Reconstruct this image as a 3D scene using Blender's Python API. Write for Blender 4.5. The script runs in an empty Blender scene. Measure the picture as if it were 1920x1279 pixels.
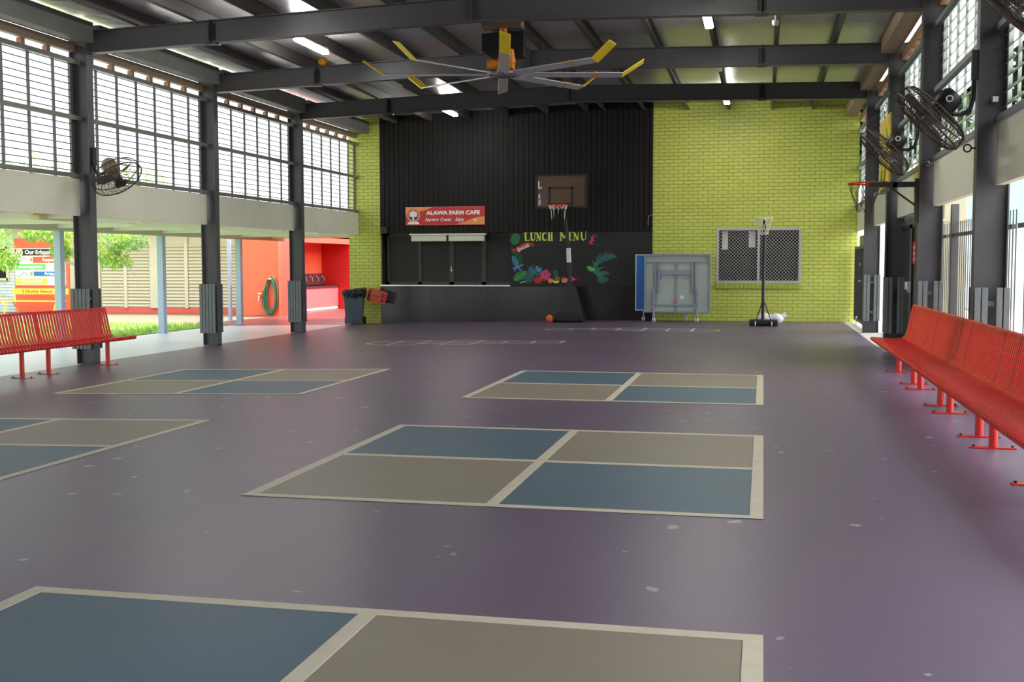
import bpy, bmesh, math, random
from mathutils import Vector, Matrix, Quaternion
random.seed(7)
SC = bpy.context.scene
COL = SC.collection
R = math.radians
Z3 = Vector((0, 0, 1))

# ------------------------------------------------------------------ materials
def lin(r, g, b):
    def f(v):
        v /= 255.0
        return v / 12.92 if v <= 0.04045 else ((v + 0.055) / 1.055) ** 2.4
    return (f(r), f(g), f(b), 1.0)

def mat(name, rgb, rough=0.5, metal=0.0, var=0.08, scale=6.0, bump=0.0, bscale=40.0, spec=0.5, dirt=None, dscale=1.2, damt=0.4):
    m = bpy.data.materials.new(name); m.use_nodes = True
    nt = m.node_tree; b = nt.nodes['Principled BSDF']
    c = lin(*rgb)
    tc = nt.nodes.new('ShaderNodeTexCoord')
    nz = nt.nodes.new('ShaderNodeTexNoise'); nz.inputs['Scale'].default_value = scale; nz.inputs['Detail'].default_value = 4
    nt.links.new(tc.outputs['Object'], nz.inputs['Vector'])
    rp = nt.nodes.new('ShaderNodeValToRGB')
    rp.color_ramp.elements[0].position = 0.3; rp.color_ramp.elements[1].position = 0.7
    rp.color_ramp.elements[0].color = tuple(max(0, v * (1 - var)) for v in c[:3]) + (1,)
    rp.color_ramp.elements[1].color = tuple(min(1, v * (1 + var)) for v in c[:3]) + (1,)
    nt.links.new(nz.outputs['Fac'], rp.inputs['Fac'])
    out = rp.outputs['Color']
    if dirt:
        n2 = nt.nodes.new('ShaderNodeTexNoise'); n2.inputs['Scale'].default_value = dscale; n2.inputs['Detail'].default_value = 8; n2.inputs['Roughness'].default_value = 0.65
        nt.links.new(tc.outputs['Object'], n2.inputs['Vector'])
        r2 = nt.nodes.new('ShaderNodeValToRGB'); r2.color_ramp.elements[0].position = 0.5; r2.color_ramp.elements[1].position = 0.75
        r2.color_ramp.elements[0].color = (0, 0, 0, 1); r2.color_ramp.elements[1].color = (damt, damt, damt, 1)
        nt.links.new(n2.outputs['Fac'], r2.inputs['Fac'])
        mx = nt.nodes.new('ShaderNodeMix'); mx.data_type = 'RGBA'
        nt.links.new(r2.outputs['Color'], mx.inputs['Factor']); nt.links.new(out, mx.inputs['A']); mx.inputs['B'].default_value = lin(*dirt)
        out = mx.outputs['Result']
    nt.links.new(out, b.inputs['Base Color'])
    b.inputs['Roughness'].default_value = rough; b.inputs['Metallic'].default_value = metal
    b.inputs['Specular IOR Level'].default_value = spec
    if bump:
        n3 = nt.nodes.new('ShaderNodeTexNoise'); n3.inputs['Scale'].default_value = bscale; n3.inputs['Detail'].default_value = 5
        nt.links.new(tc.outputs['Object'], n3.inputs['Vector'])
        bp = nt.nodes.new('ShaderNodeBump'); bp.inputs['Strength'].default_value = bump; bp.inputs['Distance'].default_value = 0.02
        nt.links.new(n3.outputs['Fac'], bp.inputs['Height']); nt.links.new(bp.outputs['Normal'], b.inputs['Normal'])
    return m

def brick_mat(name, rgb1, rgb2, mortar):
    m = bpy.data.materials.new(name); m.use_nodes = True
    nt = m.node_tree; b = nt.nodes['Principled BSDF']
    tc = nt.nodes.new('ShaderNodeTexCoord'); sx = nt.nodes.new('ShaderNodeSeparateXYZ'); cx = nt.nodes.new('ShaderNodeCombineXYZ')
    nt.links.new(tc.outputs['Object'], sx.inputs[0])
    ad = nt.nodes.new('ShaderNodeMath'); ad.operation = 'ADD'
    nt.links.new(sx.outputs['X'], ad.inputs[0]); nt.links.new(sx.outputs['Y'], ad.inputs[1])
    nt.links.new(ad.outputs[0], cx.inputs['X']); nt.links.new(sx.outputs['Z'], cx.inputs['Y'])
    br = nt.nodes.new('ShaderNodeTexBrick')
    br.inputs['Scale'].default_value = 1.0; br.inputs['Brick Width'].default_value = 0.24; br.inputs['Row Height'].default_value = 0.086
    br.inputs['Mortar Size'].default_value = 0.007; br.inputs['Mortar Smooth'].default_value = 0.3; br.inputs['Bias'].default_value = 0.0
    br.inputs['Color1'].default_value = lin(*rgb1); br.inputs['Color2'].default_value = lin(*rgb2); br.inputs['Mortar'].default_value = lin(*mortar)
    nt.links.new(cx.outputs[0], br.inputs['Vector'])
    nt.links.new(br.outputs['Color'], b.inputs['Base Color'])
    bp = nt.nodes.new('ShaderNodeBump'); bp.inputs['Strength'].default_value = 0.6; bp.inputs['Distance'].default_value = 0.012; bp.invert = True
    nt.links.new(br.outputs['Fac'], bp.inputs['Height']); nt.links.new(bp.outputs['Normal'], b.inputs['Normal'])
    b.inputs['Roughness'].default_value = 0.5
    return m

def glass_mat(name, tint, transp, rough=0.08, trans=0.0):
    m = bpy.data.materials.new(name); m.use_nodes = True
    nt = m.node_tree; nt.nodes.clear()
    o = nt.nodes.new('ShaderNodeOutputMaterial'); t = nt.nodes.new('ShaderNodeBsdfTransparent'); g = nt.nodes.new('ShaderNodeBsdfPrincipled')
    t.inputs['Color'].default_value = lin(*tint); g.inputs['Base Color'].default_value = lin(*tint); g.inputs['Roughness'].default_value = rough
    mx = nt.nodes.new('ShaderNodeMixShader'); mx.inputs[0].default_value = transp
    src = g.outputs[0]
    if trans:
        tl = nt.nodes.new('ShaderNodeBsdfTranslucent'); tl.inputs['Color'].default_value = lin(*tint)
        m2 = nt.nodes.new('ShaderNodeMixShader'); m2.inputs[0].default_value = trans
        nt.links.new(g.outputs[0], m2.inputs[1]); nt.links.new(tl.outputs[0], m2.inputs[2]); src = m2.outputs[0]
    nt.links.new(src, mx.inputs[1]); nt.links.new(t.outputs[0], mx.inputs[2]); nt.links.new(mx.outputs[0], o.inputs['Surface'])
    return m

def emit_mat(name, rgb, strength):
    m = bpy.data.materials.new(name); m.use_nodes = True
    b = m.node_tree.nodes['Principled BSDF']
    b.inputs['Base Color'].default_value = lin(*rgb); b.inputs['Emission Color'].default_value = lin(*rgb); b.inputs['Emission Strength'].default_value = strength
    return m

def leaf_mat(name, a, bcol, trans=0.35):
    m = bpy.data.materials.new(name); m.use_nodes = True
    nt = m.node_tree; b = nt.nodes['Principled BSDF']; o = nt.nodes['Material Output']
    tc = nt.nodes.new('ShaderNodeTexCoord'); nz = nt.nodes.new('ShaderNodeTexNoise'); nz.inputs['Scale'].default_value = 2.2
    nt.links.new(tc.outputs['Object'], nz.inputs['Vector'])
    rp = nt.nodes.new('ShaderNodeValToRGB'); rp.color_ramp.elements[0].position = .35; rp.color_ramp.elements[1].position = .65
    rp.color_ramp.elements[0].color = lin(*a); rp.color_ramp.elements[1].color = lin(*bcol)
    nt.links.new(nz.outputs['Fac'], rp.inputs['Fac']); nt.links.new(rp.outputs[0], b.inputs['Base Color']); b.inputs['Roughness'].default_value = .55
    tl = nt.nodes.new('ShaderNodeBsdfTranslucent'); nt.links.new(rp.outputs[0], tl.inputs['Color'])
    mx = nt.nodes.new('ShaderNodeMixShader'); mx.inputs[0].default_value = trans
    nt.links.new(b.outputs[0], mx.inputs[1]); nt.links.new(tl.outputs[0], mx.inputs[2]); nt.links.new(mx.outputs[0], o.inputs['Surface'])
    return m

# ------------------------------------------------------------------ mesh builder
class MB:
    def __init__(s): s.v = []; s.f = []
    def add(s, vs, fs):
        b = len(s.v); s.v += [Vector(p) for p in vs]; s.f += [[b + i for i in q] for q in fs]; return s
    def box(s, x0, x1, y0, y1, z0, z1):
        if x0 > x1: x0, x1 = x1, x0
        if y0 > y1: y0, y1 = y1, y0
        if z0 > z1: z0, z1 = z1, z0
        return s.add([(x0,y0,z0),(x1,y0,z0),(x1,y1,z0),(x0,y1,z0),(x0,y0,z1),(x1,y0,z1),(x1,y1,z1),(x0,y1,z1)],
                     [(0,3,2,1),(4,5,6,7),(0,1,5,4),(1,2,6,5),(2,3,7,6),(3,0,4,7)])
    def obox(s, c, ax, ay, az):
        c, ax, ay, az = Vector(c), Vector(ax), Vector(ay), Vector(az)
        if ax.cross(ay).dot(az) < 0: ax = -ax
        vs = [c - ax - ay - az, c + ax - ay - az, c + ax + ay - az, c - ax + ay - az, c - ax - ay + az, c + ax - ay + az, c + ax + ay + az, c - ax + ay + az]
        return s.add(vs, [(0,3,2,1),(4,5,6,7),(0,1,5,4),(1,2,6,5),(2,3,7,6),(3,0,4,7)])
    def bar(s, p0, p1, w, h, up=Z3):
        p0, p1 = Vector(p0), Vector(p1); d = p1 - p0
        u = Vector(up)
        if abs(d.normalized().dot(u.normalized())) > .98: u = Vector((1, 0, 0))
        side = d.cross(u).normalized(); u2 = side.cross(d).normalized()
        return s.obox((p0 + p1) / 2, d / 2, side * w / 2, u2 * h / 2)
    def cyl(s, p0, p1, r0, r1=None, n=16):
        p0, p1 = Vector(p0), Vector(p1); r1 = r0 if r1 is None else r1
        d = (p1 - p0).normalized(); a = d.orthogonal().normalized(); b = d.cross(a)
        vs = []
        for p, r in ((p0, r0), (p1, r1)):
            for i in range(n):
                t = 2 * math.pi * i / n; vs.append(p + a * math.cos(t) * r + b * math.sin(t) * r)
        fs = [(i, (i + 1) % n, n + (i + 1) % n, n + i) for i in range(n)] + [tuple(range(n - 1, -1, -1)), tuple(range(n, 2 * n))]
        return s.add(vs, fs)
    def tube(s, pts, r, n=8, closed=False):
        pts = [Vector(p) for p in pts]; m = len(pts); rings = []
        def tan(i):
            if closed: return (pts[(i + 1) % m] - pts[i - 1]).normalized()
            return (pts[min(i + 1, m - 1)] - pts[max(i - 1, 0)]).normalized()
        a = tan(0).orthogonal().normalized()
        for i in range(m):
            t = tan(i); a = (a - t * a.dot(t))
            a = a.normalized() if a.length > 1e-6 else t.orthogonal().normalized()
            b = t.cross(a); rr = r[i] if isinstance(r, (list, tuple)) else r
            rings.append([pts[i] + (a * math.cos(2 * math.pi * k / n) + b * math.sin(2 * math.pi * k / n)) * rr for k in range(n)])
        vs = [p for q in rings for p in q]; fs = []
        for i in range(m if closed else m - 1):
            j = (i + 1) % m
            for k in range(n): fs.append((i * n + k, i * n + (k + 1) % n, j * n + (k + 1) % n, j * n + k))
        if not closed: fs += [tuple(range(n - 1, -1, -1)), tuple(range((m - 1) * n, m * n))]
        return s.add(vs, fs)
    def ring(s, c, axis, R_, r, n=32, k=6):
        c, d = Vector(c), Vector(axis).normalized(); a = d.orthogonal().normalized(); b = d.cross(a)
        return s.tube([c + (a * math.cos(2 * math.pi * i / n) + b * math.sin(2 * math.pi * i / n)) * R_ for i in range(n)], r, k, True)
    def prism(s, poly, vec):
        poly = [Vector(p) for p in poly]; vec = Vector(vec); n = len(poly)
        nn = Vector()
        for i in range(n): nn += poly[i].cross(poly[(i + 1) % n])
        if nn.dot(vec) > 0: poly.reverse()
        vs = poly + [p + vec for p in poly]
        return s.add(vs, [tuple(range(n)), tuple(range(2 * n - 1, n - 1, -1))] + [(i, i + n, (i + 1) % n + n, (i + 1) % n) for i in range(n)])
    def lathe(s, prof, c, n=24, axis=Z3):
        c, d = Vector(c), Vector(axis).normalized(); a = d.orthogonal().normalized(); b = d.cross(a); vs = []
        for r, z in prof:
            for i in range(n):
                t = 2 * math.pi * i / n; vs.append(c + d * z + (a * math.cos(t) + b * math.sin(t)) * max(r, 1e-4))
        m = len(prof); fs = []
        for j in range(m - 1):
            for i in range(n): fs.append((j * n + i, j * n + (i + 1) % n, (j + 1) * n + (i + 1) % n, (j + 1) * n + i))
        fs += [tuple(range(n - 1, -1, -1)), tuple(range((m - 1) * n, m * n))]
        return s.add(vs, fs)
    def ball(s, c, r, n=16, sc=(1, 1, 1)):
        m = n // 2; vs = []; fs = []; c = Vector(c)
        for j in range(m + 1):
            ph = math.pi * (j / m) - math.pi / 2
            for i in range(n):
                t = 2 * math.pi * i / n
                rr = max(math.cos(ph), 1e-3)
                vs.append(c + Vector((rr * math.cos(t) * r * sc[0], rr * math.sin(t) * r * sc[1], math.sin(ph) * r * sc[2])))
        for j in range(m):
            for i in range(n): fs.append((j * n + i, j * n + (i + 1) % n, (j + 1) * n + (i + 1) % n, (j + 1) * n + i))
        fs += [tuple(range(n - 1, -1, -1)), tuple(range(m * n, m * n + n))]
        return s.add(vs, fs)
    def quad(s, *p): return s.add(p, [tuple(range(len(p)))])
    def build(s, name, m, parent=None, smooth=False, bevel=0.0, w=False, keep=False):
        me = bpy.data.meshes.new(name)
        off = Vector()
        if parent is not None and w: off = wloc(parent)
        elif parent is None and not keep:
            xs = [p.x for p in s.v]; ys = [p.y for p in s.v]; zs = [p.z for p in s.v]
            off = Vector(((min(xs) + max(xs)) / 2, (min(ys) + max(ys)) / 2, min(zs)))
        me.from_pydata([p - off for p in s.v], [], s.f); me.validate(); me.update()
        if m: me.materials.append(m)
        if smooth:
            for p in me.polygons: p.use_smooth = True
            try: me.set_sharp_from_angle(angle=R(40))
            except Exception: pass
        o = bpy.data.objects.new(name, me); COL.objects.link(o)
        if parent is not None: o.parent = parent
        elif not keep: o.location = off
        if bevel:
            bv = o.modifiers.new('Bevel', 'BEVEL'); bv.width = bevel; bv.segments = 2; bv.limit_method = 'ANGLE'
        return o

def wloc(o):
    v = Vector()
    while o is not None: v += o.location; o = o.parent
    return v
def tag(o, label, cat, group=None, kind=None):
    if label: o['label'] = label
    if cat: o['category'] = cat
    if group: o['group'] = group
    if kind: o['kind'] = kind
    return o
def thing(name, label, cat, loc=(0, 0, 0), rz=0.0, group=None, kind=None):
    o = bpy.data.objects.new(name, None); COL.objects.link(o); o.location = loc; o.rotation_euler = (0, 0, rz); o.empty_display_size = .1
    return tag(o, label, cat, group, kind)
def dup(root, loc, label, rz=None, group=None):
    def cp(o, par):
        c = o.copy(); COL.objects.link(c)
        if par is not None: c.parent = par
        for ch in [k for k in bpy.data.objects if k.parent == o]: cp(ch, c)
        return c
    r = cp(root, None); r.location = loc
    if rz is not None: r.rotation_euler = (0, 0, rz)
    r['label'] = label
    if group: r['group'] = group
    return r
def struct(o, label=None): o['kind'] = 'structure'; return o

def text(body, size, m, parent, loc, name='lettering', width=None, bold=0.0, shear=0.0, depth=0.002, align='CENTER', rz=0.0, tilt=0.0):
    cu = bpy.data.curves.new('t', 'FONT'); cu.body = body; cu.size = size; cu.align_x = align; cu.align_y = 'CENTER'
    cu.extrude = depth; cu.offset = bold; cu.shear = shear; cu.resolution_u = 3
    ob = bpy.data.objects.new('t', cu); COL.objects.link(ob)
    dg = bpy.context.evaluated_depsgraph_get(); dg.update()
    me = bpy.data.meshes.new_from_object(ob.evaluated_get(dg)); bpy.data.objects.remove(ob); bpy.data.curves.remove(cu)
    if width:
        xs = [v.co.x for v in me.vertices]; k = width / (max(xs) - min(xs))
        for v in me.vertices: v.co.x *= k
    off = Vector(loc) - wloc(parent)
    M = Matrix.Translation(off) @ Matrix.Rotation(rz, 4, 'Z') @ Matrix.Rotation(R(90), 4, 'X') @ Matrix.Rotation(tilt, 4, 'Z')
    me.transform(M); me.materials.clear(); me.materials.append(m)
    o = bpy.data.objects.new(name, me); COL.objects.link(o); o.parent = parent
    return o

# ------------------------------------------------------------------ site levels and main dimensions
FALL = 0.0204
def fz(x): return -FALL * max(0.0, -3.3 - max(x, -13.95))
OUT = fz(-14)
FR = [11.76, 15.89, 20.02, 24.157]           # portal frames
YW = 28.34                                    # back wall
XL, XR = -10.195, 1.995                       # hall faces of the columns
def zp(x): return 5.02 + .034 * (x + 9.3) if x < -4.1 else 5.197 - .022 * (x + 4.1)   # underside of purlins
STEEL = mat('charcoal_paint', (80, 79, 83), .42, 0.0, .05, 8)
STEEL_G = STEEL
PURLIN = mat('dark_purlin_paint', (78, 74, 74), .5, 0, .08, 4)
GUARD = mat('grey_timber_paint', (116, 122, 123), .6, 0, .12, 9, .1, 60)
FOIL = mat('silver_foil', (220, 222, 226), .32, .6, .05, 2.2, .5, 5, dirt=(150, 150, 154), dscale=.8, damt=.4)
CREAM = mat('cream_sheet', (218, 217, 197), .6, 0, .03, 1.5, dirt=(188, 184, 164), dscale=1.6, damt=.25)
CREAM2 = mat('cream_wall', (198, 192, 166), .7, 0, .04, 2)
SOFFIT = mat('cream_soffit', (242, 237, 222), .6, 0, .03, 2)
FLOORP = mat('purple_floor_paint', (99, 83, 103), .4, 0, .05, .7, .04, 90, dirt=(112, 96, 101), dscale=.5, damt=.5)
def floor_specks(m):
    nt = m.node_tree; b = nt.nodes['Principled BSDF']
    src = b.inputs['Base Color'].links[0].from_socket
    tc = [n for n in nt.nodes if n.type == 'TEX_COORD'][0]
    nz = nt.nodes.new('ShaderNodeTexNoise'); nz.inputs['Scale'].default_value = 5.0; nz.inputs['Detail'].default_value = 2.0
    nt.links.new(tc.outputs['Object'], nz.inputs['Vector'])
    rp = nt.nodes.new('ShaderNodeValToRGB'); rp.color_ramp.elements[0].position = .705; rp.color_ramp.elements[1].position = .722
    rp.color_ramp.elements[0].color = (0, 0, 0, 1); rp.color_ramp.elements[1].color = (.75, .75, .75, 1)
    nt.links.new(nz.outputs['Fac'], rp.inputs['Fac'])
    mx = nt.nodes.new('ShaderNodeMix'); mx.data_type = 'RGBA'; nt.links.new(rp.outputs[0], mx.inputs['Factor']); nt.links.new(src, mx.inputs['A'])
    mx.inputs['B'].default_value = lin(170, 160, 166); nt.links.new(mx.outputs['Result'], b.inputs['Base Color'])
floor_specks(FLOORP)
CBLUE = mat('court_blue_paint', (67, 93, 108), .5, 0, .07, 1.2, .03, 90, dirt=(96, 108, 112), dscale=.9, damt=.6)
CBEIGE = mat('court_beige_paint', (133, 123, 107), .5, 0, .06, 1.2, .03, 90, dirt=(128, 112, 96), dscale=.9, damt=.5)
CLINE = mat('court_line_paint', (198, 188, 165), .55, 0, .06, 8)
WALKF = mat('walkway_floor', (214, 217, 230), .35, 0, .05, .8)
CONC = mat('concrete', (190, 184, 172), .8, 0, .08, 1.5, .1, 30)
REDFL = mat('red_floor_paint', (124, 66, 66), .35, 0, .06, 1.2)
GREENB = brick_mat('green_painted_brick', (204, 213, 102), (196, 205, 95), (140, 150, 58))
CLAD = mat('black_cladding', (33, 31, 30), .6, 0, .08, 5, spec=.2)
BLACKB = mat('black_board_paint', (29, 29, 30), .6, 0, .15, 2.5)
COUNTER = mat('black_counter_laminate', (42, 40, 38), .2, 0, .15, 1.6, dirt=(70, 66, 60), dscale=1.4, damt=.4)
METAL = mat('brushed_metal', (205, 205, 200), .25, .9, .05, 10)
GALV = mat('galvanised_metal', (175, 180, 184), .4, .5, .06, 12)
ALU = mat('aluminium_frame', (196, 198, 200), .4, .3, .03, 10)
DKALU = mat('dark_frame', (70, 68, 66), .45, .1, .05, 10)
DKGLASS = mat('dark_mesh_screen', (38, 38, 37), .55, 0, .1, 20)
BLACKGL = mat('dark_window_glass', (18, 20, 24), .35, 0, .1, 3, spec=.25)
RAILM = mat('rail_paint', (112, 112, 106), .5, 0, .06, 8)
EDGE = mat('louvre_clip_dark', (88, 88, 88), .5, 0, .05, 8)
GLASSL = glass_mat('clear_louvre_glass', (252, 252, 252), .86)
GLASSR = glass_mat('obscure_louvre_glass', (168, 182, 158), .08, .35, .35)
BROWN = mat('weathered_fascia', (126, 108, 94), .6, 0, .1, 6)
TIMBER = mat('raw_timber', (152, 114, 86), .65, 0, .15, 7)
SILVERB = mat('grey_box_beam', (128, 132, 140), .45, .2, .05, 6)
RED = mat('red_bench_paint', (206, 41, 34), .3, 0, .05, 6)
REDP = mat('red_plastic', (228, 82, 80), .45, 0, .06, 9)
ORANGE = mat('orange_wall_paint', (238, 108, 72), .6, 0, .03, 2)
ORRED = mat('red_wall_paint', (236, 92, 74), .6, 0, .03, 2)
PLINTH = mat('red_plinth_paint', (214, 88, 72), .6, 0, .04, 2)
YELLOW = mat('yellow_paint', (246, 196, 62), .45, 0, .04, 5)
GOLD = mat('yellow_winglet', (222, 196, 42), .4, 0, .05, 8)
GEAR = mat('orange_gearmotor', (226, 142, 30), .45, 0, .08, 12)
BLADE = mat('fan_blade_alloy', (186, 188, 200), .4, .2, .04, 8)
BLACK = mat('black_plastic', (28, 28, 30), .45, 0, .1, 10)
BLACKM = mat('black_metal', (36, 36, 38), .4, .2, .08, 10)
CAGE = mat('brown_fan_cage', (66, 54, 46), .5, .2, .1, 14)
FANBL = mat('fan_blade_grey', (96, 88, 82), .45, .1, .06, 10)
POSTB = mat('blue_grey_post', (170, 186, 212), .45, 0, .04, 6)
BINM = mat('bin_plastic', (68, 82, 92), .45, 0, .06, 8)
BAGBK = mat('black_bag', (30, 34, 34), .3, 0, .1, 14, .4, 18)
WHITEP = mat('white_plastic', (226, 226, 228), .5, 0, .04, 8, .15, 14)
WHITE = mat('white_paint', (236, 236, 232), .5, 0, .02, 8)
NETW = mat('white_net_cord', (226, 220, 206), .8, 0, .05, 20)
REDRIM = mat('red_rim_paint', (214, 52, 40), .4, .1, .04, 12)
TTGREY = mat('table_underside', (178, 190, 184), .55, 0, .03, 3)
TTBLUE = mat('blue_table_top', (40, 116, 196), .4, 0, .04, 4)
TTLEG = mat('table_frame_grey', (150, 158, 172), .4, .2, .04, 8)
HOSE = mat('green_hose', (48, 112, 84), .4, 0, .1, 14)
DKGREEN = mat('dark_green_black_gate', (58, 64, 56), .3, 0, .08, 3)
GRASS = mat('sunny_grass', (140, 186, 96), .8, 0, .2, 5, .5, 60)
SIDING = mat('grey_weatherboard', (186, 200, 196), .6, 0, .04, 3)
PALEB = mat('pale_blue_sheet', (196, 212, 222), .6, 0, .03, 3)
BARK = mat('pale_bark', (176, 156, 142), .8, 0, .12, 12, .3, 30)
LEAFL = leaf_mat('light_feathery_leaf', (126, 170, 96), (196, 214, 96))
LEAFD = leaf_mat('dark_leaf', (40, 66, 34), (74, 104, 52), .25)
BALLM = mat('ochre_ball', (206, 146, 36), .55, 0, .08, 14)
ORBALL = mat('orange_plastic', (226, 92, 36), .5, 0, .06, 12)
LAMP_ON = emit_mat('lit_diffuser', (255, 252, 244), 98.0)
LAMP_OFF = mat('unlit_diffuser', (222, 226, 228), .4, 0, .02, 8)
CREAMLAMP = mat('cream_diffuser', (236, 226, 176), .5, 0, .04, 8)
ACRYL = glass_mat('reflection_tinted_acrylic', (150, 124, 110), .55, .12)  # clear acrylic, brownish reflections put into its tint
EAVE_BROWN = mat('brown_eaves_beam', (150, 128, 106), .6, 0, .14, 5)  # right eaves beams, browner than the left ones
TINT = glass_mat('tinted_gate_glass', (70, 82, 88), .45, .2)
EAVE = mat('grey_eaves_beam', (112, 116, 112), .5, .1, .08, 4)
PATHM = mat('tan_concrete_path', (136, 121, 100), .85, 0, .1, 1.2, .1, 30)
# ------------------------------------------------------------------ floor, ground
def floor_strip(xs, y0, y1, name, m, dz=0.0, th=.12):
    b = MB()
    n = len(xs)
    top = [(x, fz(x) + dz) for x in xs]
    for i in range(n - 1):
        (xa, za), (xb, zb) = top[i], top[i + 1]
        b.add([(xa, y0, za), (xb, y0, zb), (xb, y1, zb), (xa, y1, za), (xa, y0, za - th), (xb, y0, zb - th), (xb, y1, zb - th), (xa, y1, za - th)],
              [(0, 1, 2, 3), (7, 6, 5, 4), (0, 4, 5, 1), (2, 6, 7, 3), (3, 7, 4, 0), (1, 5, 6, 2)])
    o = b.build(name, m, keep=True); return struct(o)
struct(floor_strip([-10.38, -3.3, 1.9], -8, YW, 'floor', FLOORP))
struct(floor_strip([1.9, 2.5], -8, 19.0, 'floor_purple_edge', FLOORP))
struct(floor_strip([1.9, 2.5], 19.0, 34, 'floor_concrete_edge', CONC))
struct(floor_strip([2.5, 6.5], -8, 34, 'floor_concrete_apron', CONC))
struct(floor_strip([-13.95, -10.38], -8, 27.6, 'floor_walkway', WALKF))
struct(floor_strip([-14.9, -13.95, -10.38], 27.6, 46, 'floor_red_passage', REDFL))
g = MB(); g.box(-60, -13.95, -30, 27.6, OUT - .3, OUT - .02); g.box(-60, -14.9, 27.6, 60, OUT - .3, OUT - .02)
struct(g.build('ground', PATHM, keep=True))
g = MB(); g.box(6.5, 60, -30, 70, -.4, -.06); g.box(-14, 6.5, -30, -8, -.4, -.13); g.box(-10.38, 6.5, 34, 70, -.4, -.13)
struct(g.build('ground_outside', CONC, keep=True))
# grass strip between walkway and path
lawn = MB(); lawn.box(-30, -14.06, 10, 28.2, OUT - .019, OUT + .012)
ob = lawn.build('lawn', GRASS); tag(ob, 'sunlit strip of short green lawn beside the walkway', 'lawn', None, 'stuff')
gm = MB()
for i in range(9000):
    x = -14.1 - random.random() ** 1.5 * 9; y = 18 + random.random() * 10.1
    h = .05 + random.random() * .09; a = random.random() * 6.28; w = .012
    dx, dy = math.cos(a) * w, math.sin(a) * w; lx, ly = random.uniform(-.04, .04), random.uniform(-.04, .04)
    gm.add([(x - dx, y - dy, OUT + .01), (x + dx, y + dy, OUT + .01), (x + lx, y + ly, OUT + h)], [(0, 1, 2)])
ob = gm.build('grass', LEAFL); tag(ob, 'short bright grass blades along the lawn edge', 'grass', None, 'stuff')

# ------------------------------------------------------------------ portal frames
def column(x, y, side, label, guards=True):
    """side -1: left row (depth runs to -x), +1: right row"""
    z0 = fz(x + side * .15); t = thing('steel_column', label, 'column', (x, y, z0), 0, 'steel portal columns', 'structure')
    h = zp(x) - z0
    def X(d): return side * d
    b = MB()
    b.box(X(0), X(.014), 0, .165, 0, h); b.box(X(.291), X(.305), 0, .165, 0, h); b.box(X(.014), X(.291), .077, .088, 0, h)
    b.build('steel_section', STEEL_G if side > 0 else STEEL, t)
    p = MB(); p.box(X(.0), X(.305), 0, .165, 0, .012); p.build('base_plate', STEEL, t)
    if guards:
        for yy in (-.11, .205):
            s = MB()
            for k in range(5):
                xx = -.005 + k * .066
                if side > 0 and k == 2 and yy < 0: continue
                s.box(X(xx), X(xx + .054), yy, yy + .025, .24, 1.18)
            s.build('timber_guard', GUARD, t, bevel=.003)
            for zz in (.4, 1.0):
                s = MB(); s.box(X(.02), X(.29), (yy + .025) if yy < 0 else .165, 0 if yy < 0 else yy, zz, zz + .05); s.build('guard_bracket', STEEL, t)
    return t
LN = ['second left column, nearest the camera, behind the red bench end', 'third left steel column with slatted timber guard', 'fourth left steel column, in front of the orange wall']
column(XL, FR[0], -1, 'left steel column beyond the left edge of the photo')
for k in range(3): column(XL, FR[k + 1], -1, ['nearest visible left column, behind the end of the left red bench', 'middle of the three visible left columns with slatted guard',
                                             'farthest left column, standing in front of the orange wall'][k])
for k in range(4): column(XR, FR[k], 1, ['nearest right column carrying the largest wall fan and an eye hook', 'second right column carrying the hoop arm and a wall fan',
                                        'third right column, beside the black gate post', 'farthest right column, close to the green brick wall'][k])
column(XR, 7.63, 1, 'right column beside the camera holding the fan cut by the photo edge')

def rafter(y, label):
    t = thing('steel_rafter', label, 'roof beam', (-4.1, y, zp(-4.1) - .34), 0, 'steel roof rafters', 'structure')
    D = .34
    for xa, xb in ((XL, -4.1), (-4.1, XR)):
        pass
    b = MB()
    for xa, xb in ((XL, -4.1), (-4.1, XR)):
        for lo, hi, y0, y1 in ((-.014, 0, 0, .165), (-D, -D + .014, 0, .165), (-D + .014, -.014, .077, .088)):
            za, zb = zp(xa) - .0005, zp(xb - 1e-6 if xb == -4.1 else xb) - .0005
            if xa == -4.1: za = 5.197
            b.add([(xa, y + y0, za + lo), (xb, y + y0, zb + lo), (xb, y + y1, zb + lo), (xa, y + y1, za + lo), (xa, y + y0, za + hi), (xb, y + y0, zb + hi), (xb, y + y1, zb + hi), (xa, y + y1, za + hi)],
                  [(0, 3, 2, 1), (4, 5, 6, 7), (0, 1, 5, 4), (1, 2, 6, 5), (2, 3, 7, 6), (3, 0, 4, 7)])
    b.build('beam', STEEL, t, w=True)
    for xs in (-8.13, -.07):
        p = MB(); z = zp(xs)
        p.box(xs - .005, xs + .005, y, y + .165, z - D - .012, z + .012); p.box(xs - .06, xs + .06, y + .066, y + .077, z - D + .05, z - .05)
        p.box(xs - .09, xs + .09, y - .002, y + .167, z - D - .012, z - D); 
        for dx in (-.04, .04):
            for dz in (.1, .17, .24): p.cyl((xs + dx, y + .066, z - D + dz), (xs + dx, y + .05, z - D + dz), .012, n=6)
        p.build('splice_plate', BLACKM, t, w=True)
    p = MB(); p.box(-4.106, -4.094, y - .001, y + .166, 5.197 - D - .002, 5.197); p.build('ridge_plate', STEEL, t, w=True)
    return t
for k in range(4): rafter(FR[k], ['rafter overhead of the near columns, above the top of the photo', 'nearest and lowest-hanging dark steel rafter, crossing the top of the photo',
                                  'middle dark steel rafter, the one with the ochre ball on it', 'farthest dark steel rafter, just before the end wall'][k])

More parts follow.
